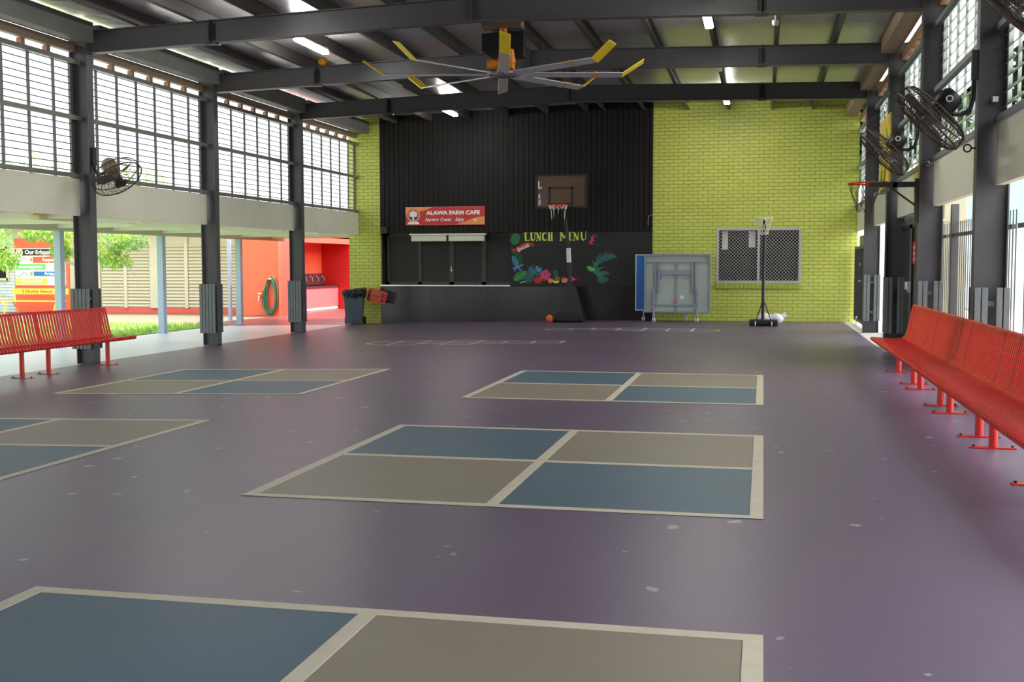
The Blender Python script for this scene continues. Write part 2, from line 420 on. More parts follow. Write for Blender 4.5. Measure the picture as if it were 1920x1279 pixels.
# purlins run the length of the roof, on top of the rafters
PX = [-9.27, -8.33, -7.34, -6.34, -5.30, -4.30, -3.92, -2.93, -1.88, -.90, .13, 1.08]
ORD = ['first', 'second', 'third', 'fourth', 'fifth', 'sixth', 'seventh', 'eighth', 'ninth', 'tenth', 'eleventh', 'twelfth']
for i, x in enumerate(PX):
    s = -1 if x < -4.1 else 1
    z = zp(x); b = MB()
    b.box(x, x + s * .004 , -4, YW, z, z + .2); b.box(x, x + s * .07, -4, YW, z, z + .004); b.box(x, x + s * .07, -4, YW, z + .196, z + .2)
    b.box(x + s * .066, x + s * .07, -4, YW, z, z + .02)
    for y in FR: b.box(x + s * .004, x + s * .012, y + .03, y + .135, z, z + .17)
    o = b.build('roof_purlin', PURLIN); tag(o, 'dark roof purlin, %s counted from the left eaves' % ORD[i], 'purlin', 'roof purlins', 'structure')
for j, (y, cells) in enumerate(((17.75, (0, 2, 4, 6, 8, 10)), (22.1, (1, 3, 7, 9)), (26.2, (1, 4, 7)))):
    b = MB()
    for i in cells:
        xa, xb = PX[i] + (.072 if PX[i] > -4.1 else 0), PX[i + 1] - (.072 if PX[i + 1] < -4.1 else 0)
        za = max(zp(xa), zp(xb)) + .06
        b.box(xa, xb, y, y + .045, za, za + .05)
    o = b.build('purlin_bridging', SILVERB); tag(o, 'short grey bridging bars between purlins, %s row' % ['nearest', 'middle', 'farthest'][j], 'roof bracing', 'purlin bridging', 'structure')
# roof sheeting with foil underside
b = MB()
for xa, xb in ((-11.35, -4.1), (-4.1, 4.3)):
    za, zb = zp(xa) + .202, zp(min(xb, -4.1 - 1e-6) if xa < -4.2 else xb) + .202
    if xa == -4.1: za = 5.197 + .202
    b.add([(xa, -4, za), (xb, -4, zb), (xb, YW + .3, zb), (xa, YW + .3, za), (xa, -4, za + .05), (xb, -4, zb + .05), (xb, YW + .3, zb + .05), (xa, YW + .3, za + .05)],
          [(0, 3, 2, 1), (4, 5, 6, 7), (0, 1, 5, 4), (1, 2, 6, 5), (2, 3, 7, 6), (3, 0, 4, 7)])
struct(b.build('ceiling', FOIL, keep=True))

# ------------------------------------------------------------------ side walls bay by bay
BAYS = [(-4.6, -.46), (-.46 + .165, 3.5), (3.5 + .165, 7.63), (7.63 + .165, FR[0]), (FR[0] + .165, FR[1]), (FR[1] + .165, FR[2]), (FR[2] + .165, FR[3]), (FR[3] + .165, YW)]
wn = 0
def bay_parts(y0, y1, side):
    """clerestory louvre window of one bay"""
    global wn
    wn += 1
    def X(d): return (XL - d) if side < 0 else (XR + d)
    t = thing('window_%d' % wn, None, None, (X(.25), y0, 2.75)); t['kind'] = 'structure'
    f = MB(); L = y1 - y0
    ys = [y1 - .47 - .6 * k for k in range(12) if y1 - .47 - .6 * k > y0 + .2]
    pz = .1015 if side < 0 else .134
    gx = X(.27)
    for y in ys:
        for d in (-.025, .014): f.box(gx - .012, gx + .012, y + d, y + d + .011, 2.72, 4.58)
    for y, w in ((y0, .03), (y1 - .06, .06)): f.box(gx - .02, gx + .02, y, y + w, 2.72, 4.58)
    f.build('mullions', ALU if side > 0 else EDGE, t, w=True)
    g = MB(); e = MB()
    cells = sorted(ys + [y0, y1])
    for k in range(18 if side < 0 else 14):
        z = 2.765 + k * pz
        for a, c in zip(cells[:-1], cells[1:]):
            a2, c2 = a + .03, c - .03
            if side < 0:
                g.add([(gx + .012, a2, z), (gx + .012, c2, z), (gx - .012, c2, z + .106), (gx - .012, a2, z + .106)], [(0, 1, 2, 3)])
                e.box(gx + .006, gx + .018, a2, c2, z - .007, z + .007)
            else:
                g.add([(gx - .05, a2, z), (gx - .05, c2, z), (gx + .05, c2, z + .1), (gx + .05, a2, z + .1), (gx - .047, a2, z - .004), (gx - .047, c2, z - .004), (gx + .053, c2, z + .096), (gx + .053, a2, z + .096)],
                      [(0, 3, 2, 1), (4, 5, 6, 7), (0, 1, 5, 4), (2, 3, 7, 6)])
    g.build('louvre_blades', GLASSL if side < 0 else GLASSR, t, w=True)
    if e.v: e.build('blade_edge', EDGE, t, w=True)
    for z0, z1 in ((2.75, 2.815), (3.635, 3.70), (4.49, 4.555)):
        r = MB(); ra, rb = X(.15), X(.215); r.box(ra, rb, y0 - (.1 if side < 0 else .0), y1, z0, z1)
        r.build('rail', RAILM if side < 0 else SILVERB, t, w=True)
    return t
for i, (y0, y1) in enumerate(BAYS):
    for side, nm in ((-1, 'left'), (1, 'right')):
        bay_parts(y0, y1, side)
        def X(d): return (XL - d) if side < 0 else (XR + d)
        b = MB(); b.box(X(.175), X(.2), y0, y1, 2.165, 2.74); b.box(X(.2), X(.26), y0, y1, 2.165, 2.22)
        for yy in (y0 + .55, y0 + 1.75, y0 + 2.95):
            for zz in (2.25, 2.45, 2.65): b.cyl((X(.175), yy, zz), (X(.172), yy, zz), .008, n=6)
        struct(b.build('wall_%s' % nm, CREAM, keep=True))
        # eaves box beam between frames, weathered fascia and timber packers outside it
        zb = zp(XL) - .2 if side < 0 else zp(XR) - .185
        e = MB(); e.box(X(-.14), X(.12), y0, y1 - .02, zb, zb + .31)
        struct(e.build('trim_%d' % (i * 2 + (1 if side > 0 else 0) + 1), EAVE_BROWN if side > 0 else EAVE, keep=True))
        e = MB(); e.box(X(.2), X(.3), y0, y1, zb - .115, zb + .02)
        struct(e.build('trim_%d' % (i * 2 + (1 if side > 0 else 0) + 21), BROWN if side < 0 else TIMBER, keep=True))
        e = MB(); yy = y0 + .35
        while yy < y1 - .1: e.box(X(.26), X(.34), yy, yy + .09, zb - .2, zb - .116); yy += .6
        struct(e.build('trim_%d' % (i * 2 + (1 if side > 0 else 0) + 41), TIMBER, keep=True))

b = MB(); b.box(-10.6, 2.4, -4.3, -4.05, -.3, 5.3)
struct(b.build('wall_front', CLAD, keep=True))
# ------------------------------------------------------------------ end wall
H = 5.4
def top_z(x): return zp(x) + .2
b = MB()
b.prism([(-10.63, YW, -.35), (-9.77, YW, -.35), (-9.77, YW, top_z(-9.77)), (-10.63, YW, top_z(-10.63))], (0, .36, 0))
struct(b.build('wall_back_left', GREENB, keep=True))
b = MB()
xa, xb, za, zb = -1.125, .88, .935, 2.27
for q in ([(-2.69, 0), (xa, 0), (xa, top_z(-1.1)), (-2.69, top_z(-2.69))], [(xb, 0), (2.19, 0), (2.19, top_z(2.19)), (xb, top_z(.88))], [(xa, 0), (xb, 0), (xb, za), (xa, za)], [(xa, zb), (xb, zb), (xb, top_z(.88)), (xa, top_z(-1.1))]):
    b.prism([(x, YW, z - (.1 if z == 0 else 0)) for x, z in q], (0, .24, 0))
struct(b.build('wall_back_right', GREENB, keep=True))
# black vertical boards above the servery
b = MB(); x = -9.77; k = 0
while x < -2.70:
    x2 = min(x + .132, -2.69)
    b.prism([(x + .009, YW - .02, 2.2), (x2 - .009, YW - .02, 2.2), (x2 - .009, YW - .02, top_z(x)), (x + .009, YW - .02, top_z(x))], (0, .02, 0)); x = x2; k += 1
b.prism([(-9.77, YW, 2.2), (-2.69, YW, 2.2), (-2.69, YW, top_z(-2.69)), (-4.1, YW, 5.397), (-9.77, YW, top_z(-9.77))], (0, .1, 0))
struct(b.build('wall_back_cladding', CLAD, keep=True))
# dark servery reveal, plus unseen backing added to stop light leaks
for q in ((-9.76, -6.2, YW + .37, YW + .42, .3, 2.3), (-9.76, -6.2, YW + .1, YW + .37, 2.2, 2.26), (-6.28, -6.2, YW + .05, YW + .36, .875, 2.2), (-6.2, -2.4, YW + .38, YW + .44, -.1, 5.1), (-9.9, -6.2, YW + .43, YW + .5, -.1, 5.1),
          (-9.772, -9.74, YW + .1, YW + .37, .875, 2.2), (-1.3, 1.1, YW + .6, YW + .7, .5, 2.6)):
    b = MB(); b.box(*q); struct(b.build('wall_back_reveal_leak_stop', BLACKB, keep=True))

# servery window: four dark screens in dark frames
def swin(name):
    t = thing(name, None, None, (-8, YW + .3, .87)); t['kind'] = 'structure'; return t
t = swin('window_20')
f = MB(); y = YW + .28
for x0, x1 in ((-9.68, -9.62), (-8.83, -8.74), (-7.98, -7.86), (-7.12, -7.0), (-6.34, -6.29)): f.box(x0, x1, y, y + .06, .87, 2.2)
f.box(-9.68, -6.29, y, y + .06, .87, .94); f.box(-9.68, -6.29, y, y + .06, 2.13, 2.2)
f.build('window_frame', DKALU, t, w=True)
for x0, x1 in ((-9.62, -8.83), (-8.74, -7.98), (-7.86, -7.12), (-7.0, -6.34)):
    p = MB(); p.box(x0, x1, y + .025, y + .04, .94, 2.13); p.build('screen', DKGLASS, t, w=True)
p = MB(); p.box(-7.94, -7.91, y - .03, y, 1.22, 1.34); p.cyl((-7.925, y - .045, 1.24), (-7.925, y - .045, 1.33), .008); p.build('latch', METAL, t, w=True)
# window with security grille in the green brick
t = thing('window_21', None, None, (-.12, YW, .93)); t['kind'] = 'structure'
f = MB(); y = YW - .012
for a, c, d, e in ((-1.125, -1.07, .935, 2.27), (.825, .88, .935, 2.27), (-.15, -.09, .99, 2.215)): f.box(a, c, y, y + .05, d, e)
f.box(-1.07, .825, y, y + .05, .935, .99); f.box(-1.07, .825, y, y + .05, 2.215, 2.27)
f.build('window_frame', ALU, t, w=True)
def grille(x0, x1, z0, z1, y, p=.082):
    b = MB()
    for sgn in (1, -1):
        c = (z0 - x1) if sgn > 0 else (z0 + x0)
        hi = (z1 - x0) if sgn > 0 else (z1 + x1)
        c = math.floor(c / p) * p
        while c < hi:
            pts = []
            for x in (x0, x1):
                z = sgn * x + c
                if z0 <= z <= z1: pts.append((x, z))
            for z in (z0, z1):
                x = (z - c) / sgn
                if x0 < x < x1: pts.append((x, z))
            if len(pts) >= 2:
                pts.sort(); b.bar((pts[0][0], y, pts[0][1]), (pts[-1][0], y, pts[-1][1]), .005, .011, (0, 1, 0))
            c += p
    return b
grille(-1.07, -.15, .99, 2.215, YW + .02).build('security_grille', WHITE, t, w=True)
grille(-.09, .825, .99, 2.215, YW + .02).build('security_grille', WHITE, t, w=True)
p = MB(); p.box(-1.07, .825, YW + .16, YW + .17, .99, 2.215); p.build('pane', BLACKGL, t, w=True)
for q in ((-1.0, -.86, 1.75), (-.36, -.2, 1.8)):
    p = MB(); p.box(q[0], q[1], YW + .145, YW + .155, q[2], 2.2); p.build('curtain', WHITEP, t, w=True)
p = MB()
for k in range(21):
    x = -1.14 + k * .0965; p.box(x + .003, x + .0935, YW - .045, YW + .05, .80, .93)
p.build('brick_sill', mat('green_sill_paint', (168, 182, 76), .55), t, w=True, bevel=.004)
# ------------------------------------------------------------------ four-square courts painted on the floor
def slab2(b, x0, x1, y0, y1, dz, th=.0015):
    za, zb = fz(x0) + dz, fz(x1) + dz
    b.add([(x0, y0, za), (x1, y0, zb), (x1, y1, zb), (x0, y1, za), (x0, y0, za - th), (x1, y0, zb - th), (x1, y1, zb - th), (x0, y1, za - th)],
          [(0, 1, 2, 3), (7, 6, 5, 4), (0, 4, 5, 1), (2, 6, 7, 3), (3, 7, 4, 0), (1, 5, 6, 2)])
def court(xr, yf, label, W=3.129):
    x0, y0 = xr - W, yf - W; xm, ym = xr - W / 2, yf - W / 2; lw = .075
    t = thing('four_square_court', label, 'court marking', (xm, ym, fz(xm)), 0, 'four square courts painted on the floor')
    for m, nm, cells in ((CBLUE, 'blue_square', ((0, 1), (1, 0))), (CBEIGE, 'beige_square', ((0, 0), (1, 1)))):
        for i, j in cells:
            b = MB(); slab2(b, (x0, xm)[i], (xm, xr)[i], (y0, ym)[j], (ym, yf)[j], .0025); b.build(nm, m, t, w=True)
    b = MB()
    for xa in (x0, xr - lw): slab2(b, xa, xa + lw, y0, yf, .0045)
    slab2(b, xm - lw / 2, xm + lw / 2, y0, yf, .0045)
    for ya in (y0, yf - lw): slab2(b, x0, xr, ya, ya + lw, .0042)
    slab2(b, x0, xr, ym - lw / 2, ym + lw / 2, .0042)
    b.build('court_lines', CLINE, t, w=True)
court(.018, 4.355, 'large blue and beige four square court nearest the camera, cut by the photo bottom')
court(.018, 9.504, 'blue and beige four square court in the middle of the purple floor')
court(.018, 14.689, 'right far four square court between the middle court and the end wall')
court(-5.003, 14.898, 'left far four square court beside the left red bench end')
court(-5.003, 9.674, 'left four square court cut by the left photo edge')

def hop(label, cells, dome, yc, dirn):
    """cells: (x0, x1, y0, y1, split)"""
    x = [c[0] for c in cells] + [c[1] for c in cells]; xc = (min(x) + max(x)) / 2
    t = thing('hopscotch_marking', label, 'court marking', (xc, yc, fz(xc)), 0, 'hopscotch grids painted on the floor')
    b = MB(); w = .06
    for i, (x0, x1, y0, y1, sp) in enumerate(cells):
        for j, xx in enumerate((x0, x1)): slab2(b, xx - w / 2, xx + w / 2, y0, y1, .0044 + .0004 * (i % 2) + .0002 * j)
        for yy in (y0, y1): slab2(b, x0, x1, yy - w / 2, yy + w / 2, .0036 + .0004 * (i % 2))
        if sp: slab2(b, x0, x1, yc - w / 2, yc + w / 2, .0032)
    dx, dl, dh = dome
    n = 14; P = [(dx + dirn * dl * math.sin(math.pi * i / n), yc + dh * math.cos(math.pi * i / n)) for i in range(n + 1)]
    for p, q in zip(P[:-1], P[1:]):
        b.bar((p[0], p[1], fz(p[0]) + .0028), (q[0], q[1], fz(q[0]) + .0028), w, .001)
    b.build('grid_lines', CLINE, t, w=True)
hop('white hopscotch grid left of centre, rounded end pointing left',
    [(-6.72, -6.2, 19.75, 20.9, True), (-6.2, -5.7, 20.05, 20.62, False), (-5.7, -5.15, 19.75, 20.9, True), (-5.15, -4.61, 20.0, 20.57, False), (-4.61, -4.08, 20.0, 20.57, False), (-4.08, -3.54, 20.0, 20.57, False)],
    (-6.72, .53, .57), 20.33, -1)
hop('white hopscotch grid nearest the end wall, rounded end pointing right',
    [(-4.62, -4.08, 24.22, 24.7, False), (-4.08, -3.58, 24.22, 24.7, False), (-3.58, -3.03, 24.2, 24.68, False), (-3.03, -2.48, 23.85, 24.85, True), (-2.48, -1.97, 24.1, 24.62, False), (-1.97, -1.45, 23.8, 24.82, True)],
    (-1.45, .55, .5), 24.33, 1)

# ------------------------------------------------------------------ red slatted benches
def bench(label, L=2.07):
    """local: hall side at -x, back at +x, runs along +y from 0; z 0 = floor"""
    t = thing('red_bench', label, 'bench', (0, 0, 0), 0, 'red steel slat benches along the walls')
    prof = [(-.285, .385), (-.305, .395), (-.318, .412), (-.315, .432), (-.298, .442), (-.2, .436), (-.06, .424), (.04, .424), (.085, .437), (.12, .475), (.145, .56), (.172, .70), (.197, .825), (.21, .865), (.226, .878), (.24, .868), (.242, .845)]
    n = 31; pitch = L / n
    def strips(a, c, nm):
        b = MB(); w = .040; th = .012
        for k in range(n):
            y = (k + .5) * pitch
            P = prof[a:c]
            nrm = []
            for i in range(len(P)):
                p, q = P[max(i - 1, 0)], P[min(i + 1, len(P) - 1)]
                dx, dz = q[0] - p[0], q[1] - p[1]; l = math.hypot(dx, dz); nrm.append((-dz / l, dx / l))
            vs = []
            for (x, z), (nx, nz) in zip(P, nrm):
                vs += [(x, y - w / 2, z), (x, y + w / 2, z), (x - nx * th, y + w / 2, z - nz * th), (x - nx * th, y - w / 2, z - nz * th)]
            fs = []
            for i in range(len(P) - 1):
                o = 4 * i
                for j in range(4): fs.append((o + j, o + 4 + j, o + 4 + (j + 1) % 4, o + (j + 1) % 4))
            fs += [(0, 1, 2, 3), (4 * len(P) - 1, 4 * len(P) - 2, 4 * len(P) - 3, 4 * len(P) - 4)]
            b.add(vs, fs)
        # long rails tying the slats
        return b.build(nm, RED, t, smooth=True)
    strips(0, 9, 'seat'); strips(8, 17, 'backrest')
    b = MB()
    b.tube([(-.292, .004, .414), (-.292, L - .004, .414)], .017, 8); b.tube([(.226, .004, .858), (.226, L - .004, .858)], .014, 8); b.tube([(.06, .01, .412), (.06, L - .01, .412)], .012, 8)
    b.build('slat_rail', RED, t, smooth=True)
    for y in (.29, L - .29):
        b = MB(); b.tube([(x + .006, y, z - .022) for x, z in prof[3:15]], .019, 8); b.build('frame_rib', RED, t, smooth=True)
        b = MB(); b.cyl((.02, y, .012), (.02, y, .39), .033, n=16); b.obox((.02, y, .396), (.09, 0, 0), (0, .05, 0), (0, 0, .006))
        lg = b.build('leg', RED, t, smooth=True)
        b = MB(); b.box(-.145, .185, y - .03, y + .03, 0, .012); 
        fp = b.build('foot_plate', RED, lg, bevel=.003)
        for xx in (-.12, .16):
            b = MB(); b.cyl((xx, y, .012), (xx, y, .026), .011, n=6); b.build('foot_bolt', BLACKM, lg)
    return t
RBL = ['far end module of the long right red bench, next to the black gate', 'second module from the far end of the right red bench row', 'middle module of the long right red bench row',
       'right red bench module with paired legs near the photo right edge', 'nearest right red bench module, mostly cut by the right photo edge']
b0 = bench(RBL[0]); b0.location = (1.715, 13.665, 0)
for k in range(1, 5): dup(b0, (1.715, 13.665 - 2.075 * k, 0), RBL[k])
for k, lb in enumerate(['left red bench module at the far end, overlapping the nearest left column', 'left red bench module cut by the left photo edge']):
    y = 16.0 - 2.08 * k
    dup(b0, (-9.83, y, fz(-9.83)), lb, rz=math.pi)

# ------------------------------------------------------------------ big ceiling fan
FX, FY, FZ = -3.96, 17.36, 4.33
t = thing('ceiling_fan', 'huge eight-blade ceiling fan with yellow winglets hanging under the ridge', 'fan', (FX, FY, FZ))
b = MB(); b.lathe([(.02, -.035), (.2, -.03), (.27, -.01), (.28, .01), (.2, .03), (.05, .035)], (FX, FY, FZ), 32); b.build('hub', METAL, t, smooth=True, w=True)
for k in range(8):
    a = R(13.38 + 45 * k); d = Vector((math.cos(a), math.sin(a), 0)); s = Vector((-math.sin(a), math.cos(a), 0)); C = Vector((FX, FY, FZ))
    pit = R(-16); sv = s * math.cos(pit) + Z3 * math.sin(pit); nv = d.cross(sv)
    b = MB(); b.obox(C + d * 1.03, d * .81, sv * .082, nv * .009); bl = b.build('blade', BLADE, t, bevel=.006, w=True)
    b = MB(); b.obox(C + d * .3, d * .12, sv * .03, nv * .014); b.build('blade_bracket', BLADE, bl, w=True)
    b = MB()
    p0 = C + d * 1.84
    up = (d * .84 + Z3 * .54).normalized(); n2 = up.cross(sv).normalized()
    b.obox(p0 + up * .185, up * .2, sv * .08, n2 * .008)
    b.build('winglet', GOLD, bl, w=True, bevel=.005)
    b = MB(); b.obox(C + d * 1.42, d * .022, sv * .087, nv * .014); b.build('blade_band', GEAR, bl, w=True)
b = MB(); b.cyl((FX, FY, FZ + .035), (FX, FY, FZ + .1), .1, n=20); b.cyl((FX + .1, FY, FZ + .17), (FX + .1, FY, FZ + .38), .095, .06, n=20); b.cyl((FX - .25, FY, FZ + .16), (FX + .02, FY, FZ + .16), .075, n=16); b.box(FX - .06, FX + .16, FY - .1, FY + .1, FZ + .08, FZ + .24)
b.build('gearmotor', GEAR, t, smooth=True, w=True)
b = MB(); b.cyl((FX, FY, FZ + .2), (FX, FY, 5.03), .055, n=16); b.build('drop_pipe', GEAR, t, smooth=True, w=True)
b = MB(); b.prism([(FX - .36, FY + .06, 4.98), (FX + .02, FY + .06, 5.0), (FX + .02, FY + .06, 4.58), (FX - .2, FY + .06, 4.6), (FX - .36, FY + .06, 4.72)], (0, .22, 0)); b.box(FX + .08, FX + .3, FY + .06, FY + .26, 4.6, 5.0)
b.build('control_box', BLACK, t, w=True)
b = MB(); b.box(FX - .32, FX + .3, FY - .12, FY + .12, 5.03, 5.19); b.build('mounting_plate', BROWN, t, w=True)

# ------------------------------------------------------------------ caged wall fans
def wallfan(label, C, n, arm, cap=None, Rr=.385, nw=60, wr=.0036):
    C = Vector(C); n = Vector(n).normalized()
    ax = n.cross(Z3).normalized(); ay = n.cross(ax).normalized()
    t = thing('wall_fan', label, 'fan', tuple(arm[0]), 0, 'caged wall fans on the columns')
    def P(r, a, h): return C + (ax * math.cos(a) + ay * math.sin(a)) * r + n * h
    b = MB()
    b.ring(C + n * .02, n, Rr, .009, 40, 6); b.ring(C - n * .085, n, Rr - .01, .007, 40, 6)
    for rr, h in ((.3, .085), (.2, .1), (.1, .11)): b.ring(C + n * h, n, rr, .004, 32, 4)
    for rr, h in ((.31, -.135), (.22, -.15)): b.ring(C + n * h, n, rr, .004, 32, 4)
    for k in range(nw):
        a = 2 * math.pi * k / nw
        b.tube([P(.08, a, .112), P(.24, a + .05, .098), P(.34, a + .08, .068), P(Rr, a + .1, .02)], wr, 4)
        b.tube([P(.11, a, -.16), P(.25, a, -.15), P(.34, a, -.125), P(Rr - .01, a, -.085)], wr, 4)
        b.tube([P(Rr, a + .1, .02), P(Rr - .01, a, -.085)], .003, 4)
    b.build('cage', CAGE, t, w=True)
    b = MB(); b.lathe([(.01, .13), (.085, .122), (.085, .1), (.01, .1)], C, 24, n); b.build('badge_plate', CAGE, t, smooth=True, w=True)
    b = MB()
    for k in range(3):
        a0 = k * 2.094 + .4
        vs = []; m = 7
        for i in range(m):
            r = .06 + (.33 - .06) * i / (m - 1); wd = .35 + .5 * math.sin(math.pi * min(1, i / (m - 1) + .15)) * .9
            for s_ in (-1, 1):
                a = a0 + s_ * wd * .5
                for th in (-.003, .003): vs.append(P(r, a, -.02 + s_ * .028 + th))
        fs = []
        for i in range(m - 1):
            o = 4 * i; fs += [(o, o + 4, o + 6, o + 2), (o + 1, o + 3, o + 7, o + 5), (o, o + 1, o + 5, o + 4), (o + 2, o + 6, o + 7, o + 3)]
        fs += [(0, 2, 3, 1), (4 * m - 4, 4 * m - 3, 4 * m - 1, 4 * m - 2)]
        b.add(vs, fs)
    b.cyl(C - n * .05, C + n * .04, .065, n=20)
    b.build('fan_blades', FANBL, t, smooth=True, w=True)
    b = MB(); b.lathe([(.05, -.1), (.105, -.13), (.115, -.2), (.11, -.31), (.08, -.345), (.01, -.35)], C, 24, n); mo = b.build('motor', cap or BLACKM, t, smooth=True, w=True)
    b = MB(); b.ring(C - n * .26 + ax * -.112, ax, .028, .006, 20, 6); b.build('cap_ring', WHITE, mo, smooth=True, w=True)
    b = MB(); b.tube(arm, .024, 8); b.build('arm', BLACKM, t, smooth=True, w=True)
    b = MB(); a0 = Vector(arm[0]); b.box(a0.x - .03, a0.x + .03, a0.y - .03, a0.y + .03, a0.z - .14, a0.z + .14); b.build('wall_bracket', BLACKM, t, w=True)
    return t
def rarm(y, C, dz=0):
    x, _, z = C
    return [(XR - .03, y + .05, z + .52 + dz), (XR - .04, y + .05, z + .2), (XR - .07, y + .04, z + .09), (XR - .15, y + .03, z + .045), (XR - .22, y + .02, z + .055), (x + .165, y + .02, z + .17)]
for y, C, lb in ((FR[1], (1.53, 15.9, 2.86), 'dark caged wall fan beside the painted backboard, on the second right column'),
                 (FR[0], (1.545, 11.76, 2.80), 'large dark caged wall fan with white ring, on the nearest right column'),
                 (7.63, (1.50, 7.62, 3.06), 'blurred dark wall fan cut by the top right corner of the photo')):
    wallfan(lb, C, (-.70, .09, -.70), rarm(y, C))
C = (-9.70, 15.86, 2.735)
wallfan('brown caged wall fan on the nearest left column, tilted down', C, (.60, -.16, -.78), [(XL + .03, 15.97, 3.08), (XL + .05, 15.96, 2.86), (XL + .12, 15.94, 2.79), (XL + .24, 15.92, 2.83), (-9.86, 15.9, 2.93)], mat('grey_brown_motor', (150, 128, 106), .5), nw=36, wr=.0026)

# ------------------------------------------------------------------ batten lights under the purlins
def batten(x, y0, y1, on, label):
    z = zp(x) - .003
    t = thing('batten_light', label, 'ceiling light', (x, (y0 + y1) / 2, z - .09), 0, 'batten lights under the purlins')
    b = MB(); b.box(x - .055, x + .055, y0 + .03, y1 - .03, z - .03, z); b.build('lamp_base', WHITE, t, w=True)
    b = MB(); b.box(x - .062, x + .062, y0, y1, z - .09, z - .031); b.build('diffuser', LAMP_ON if on else LAMP_OFF, t, w=True, bevel=.018)
xl, xr_ = -7.37, -.865
batten(xl, 17.37, 18.62, True, 'glowing batten light over the hall left half, nearer one')
batten(xl, 21.5, 22.75, False, 'unlit batten light between the middle and far rafters, left half')
batten(xl, 25.8, 27.05, True, 'glowing batten light above the black end wall')
batten(xr_, 16.85, 18.1, True, 'glowing batten light high on the right, nearest one')
batten(xr_, 20.9, 22.15, False, 'unlit batten light on the right, between glowing ones')
batten(xr_, 25.5, 26.75, True, 'glowing batten light above the green brick wall')
for x in (xl, xr_):  # out-of-view lit pair added to brighten the hall
    batten(x, 13.2, 14.45, True, 'added unseen fill batten overhead in the %s half, above the far courts' % ('left' if x < -4 else 'right'))

# ball stuck on the middle rafter
b = MB(); b.ball((-8.02, FR[2] + .08, zp(-8.02) + .001 + .088), .088, 24); o = b.build('ball', BALLM, smooth=True); tag(o, 'ochre ball stuck on top of the middle rafter', 'ball')
# small white camera hanging below a right purlin
t = thing('security_camera', 'tiny white dome camera hanging from a purlin on the right', 'camera', (.125, 17.2, 4.86))
b = MB(); b.lathe([(.01, -.05), (.04, -.04), (.05, 0), (.05, .03), (.01, .035)], (.125, 17.2, 4.9), 16); b.build('camera_dome', WHITEP, t, smooth=True, w=True)
b = MB(); b.cyl((.125, 17.2, 4.93), (.125, 17.2, zp(.13)), .012, n=8); b.build('stem', WHITEP, t, w=True)
# ------------------------------------------------------------------ servery counter and end wall things
b = MB(); b.box(-9.765, -2.70, YW - .01, YW + .36, -.14, .83)
ct = thing('servery_counter', 'long black counter front below the servery window and menu board', 'counter', (-6.2, YW, fz(-6.2)))
b.build('counter_front', COUNTER, ct, w=True)
b = MB(); b.box(-9.765, -6.285, YW - .06, YW + .34, .83, .87); b.build('metal_top', METAL, ct, w=True, bevel=.006)
b = MB()
for x in (-8.38, -6.9, -5.3, -3.9): b.box(x - .003, x + .003, YW - .012, YW - .009, -.06, .82)
b.build('panel_joint', BLACK, ct, w=True)
# roller shutter boxes
t = thing('shutter_box', 'cream double shutter box above the servery window', 'shutter', (-7.93, YW, 1.98))
for x0, x1 in ((-8.9, -7.96), (-7.90, -6.96)):
    b = MB(); b.box(x0, x1, YW - .11, YW + .02, 1.99, 2.15); b.build('box_cover', CREAM, t, w=True, bevel=.012)
b = MB(); b.box(-8.94, -6.92, YW - .13, YW + .02, 2.15, 2.185); b.build('top_trim', WHITE, t, w=True)
# cafe sign
SY = YW - .05
_lay = 0
t = thing('cafe_sign', 'red and orange banner sign reading ALAWA FARM CAFE on black boards', 'sign', (-8.0, SY, 2.41))
b = MB(); b.box(-9.07, -6.95, SY, SY + .03, 2.41, 2.875); b.build('sign_board', mat('sign_red', (196, 52, 58), .45, 0, .1, 5), t, w=True)
def flat(poly, m, par, nm, y, th=.003):
    global _lay
    _lay += 1; y -= .00004 * (_lay % 40)
    b = MB(); b.prism([(x, y, z) for x, z in poly], (0, th, 0)); return b.build(nm, m, par, w=True)
OR = mat('sign_orange', (238, 156, 82), .45, 0, .05, 8); PINK = mat('sign_pink', (228, 130, 130), .5, 0, .05, 8); SWH = mat('sign_white', (244, 240, 236), .5, 0, .02, 8)
flat([(-9.06, 2.87), (-8.34, 2.87), (-8.5, 2.80), (-8.75, 2.745), (-8.9, 2.71), (-9.0, 2.69), (-9.06, 2.69)], OR, t, 'orange_swoosh', SY - .003)
flat([(-7.72, 2.42), (-7.5, 2.48), (-7.3, 2.56), (-7.12, 2.605), (-6.96, 2.62), (-6.96, 2.42)], OR, t, 'orange_swoosh', SY - .003)
def disc(cx, cz, rx, rz, n=28, a0=0, a1=360): return [(cx + rx * math.cos(R(a0 + (a1 - a0) * i / n)), cz + rz * math.sin(R(a0 + (a1 - a0) * i / n))) for i in range(n + (0 if a1 - a0 == 360 else 1))]
flat(disc(-8.85, 2.66, .185, .175), PINK, t, 'emblem_ring', SY - .005)
flat([(-9.02, 2.43), (-8.68, 2.43), (-8.73, 2.5), (-8.97, 2.5)], SWH, t, 'emblem_base', SY - .006)
flat(disc(-8.85, 2.665, .125, .125), BLACK, t, 'emblem_disc', SY - .007)
e = MB()
for cx, cz, r in ((-8.9, 2.7, .055), (-8.85, 2.73, .055), (-8.8, 2.7, .055), (-8.91, 2.655, .045), (-8.79, 2.655, .045), (-8.85, 2.66, .05)):
    _lay += 1; e.prism([(x, SY - .010 - .0002 * (_lay % 10), z) for x, z in disc(cx, cz, r, r * .9, 14)], (0, .003, 0))
e.prism([(-8.87, SY - .0125, 2.66), (-8.83, SY - .0125, 2.66), (-8.825, SY - .0125, 2.53), (-8.875, SY - .0125, 2.53)], (0, .003, 0))
e.build('emblem_tree', SWH, t, w=True)
flat([(-7.23, 2.5), (-7.18, 2.5), (-7.18, 2.55), (-7.23, 2.55)], SWH, t, 'emblem_star', SY - .006)
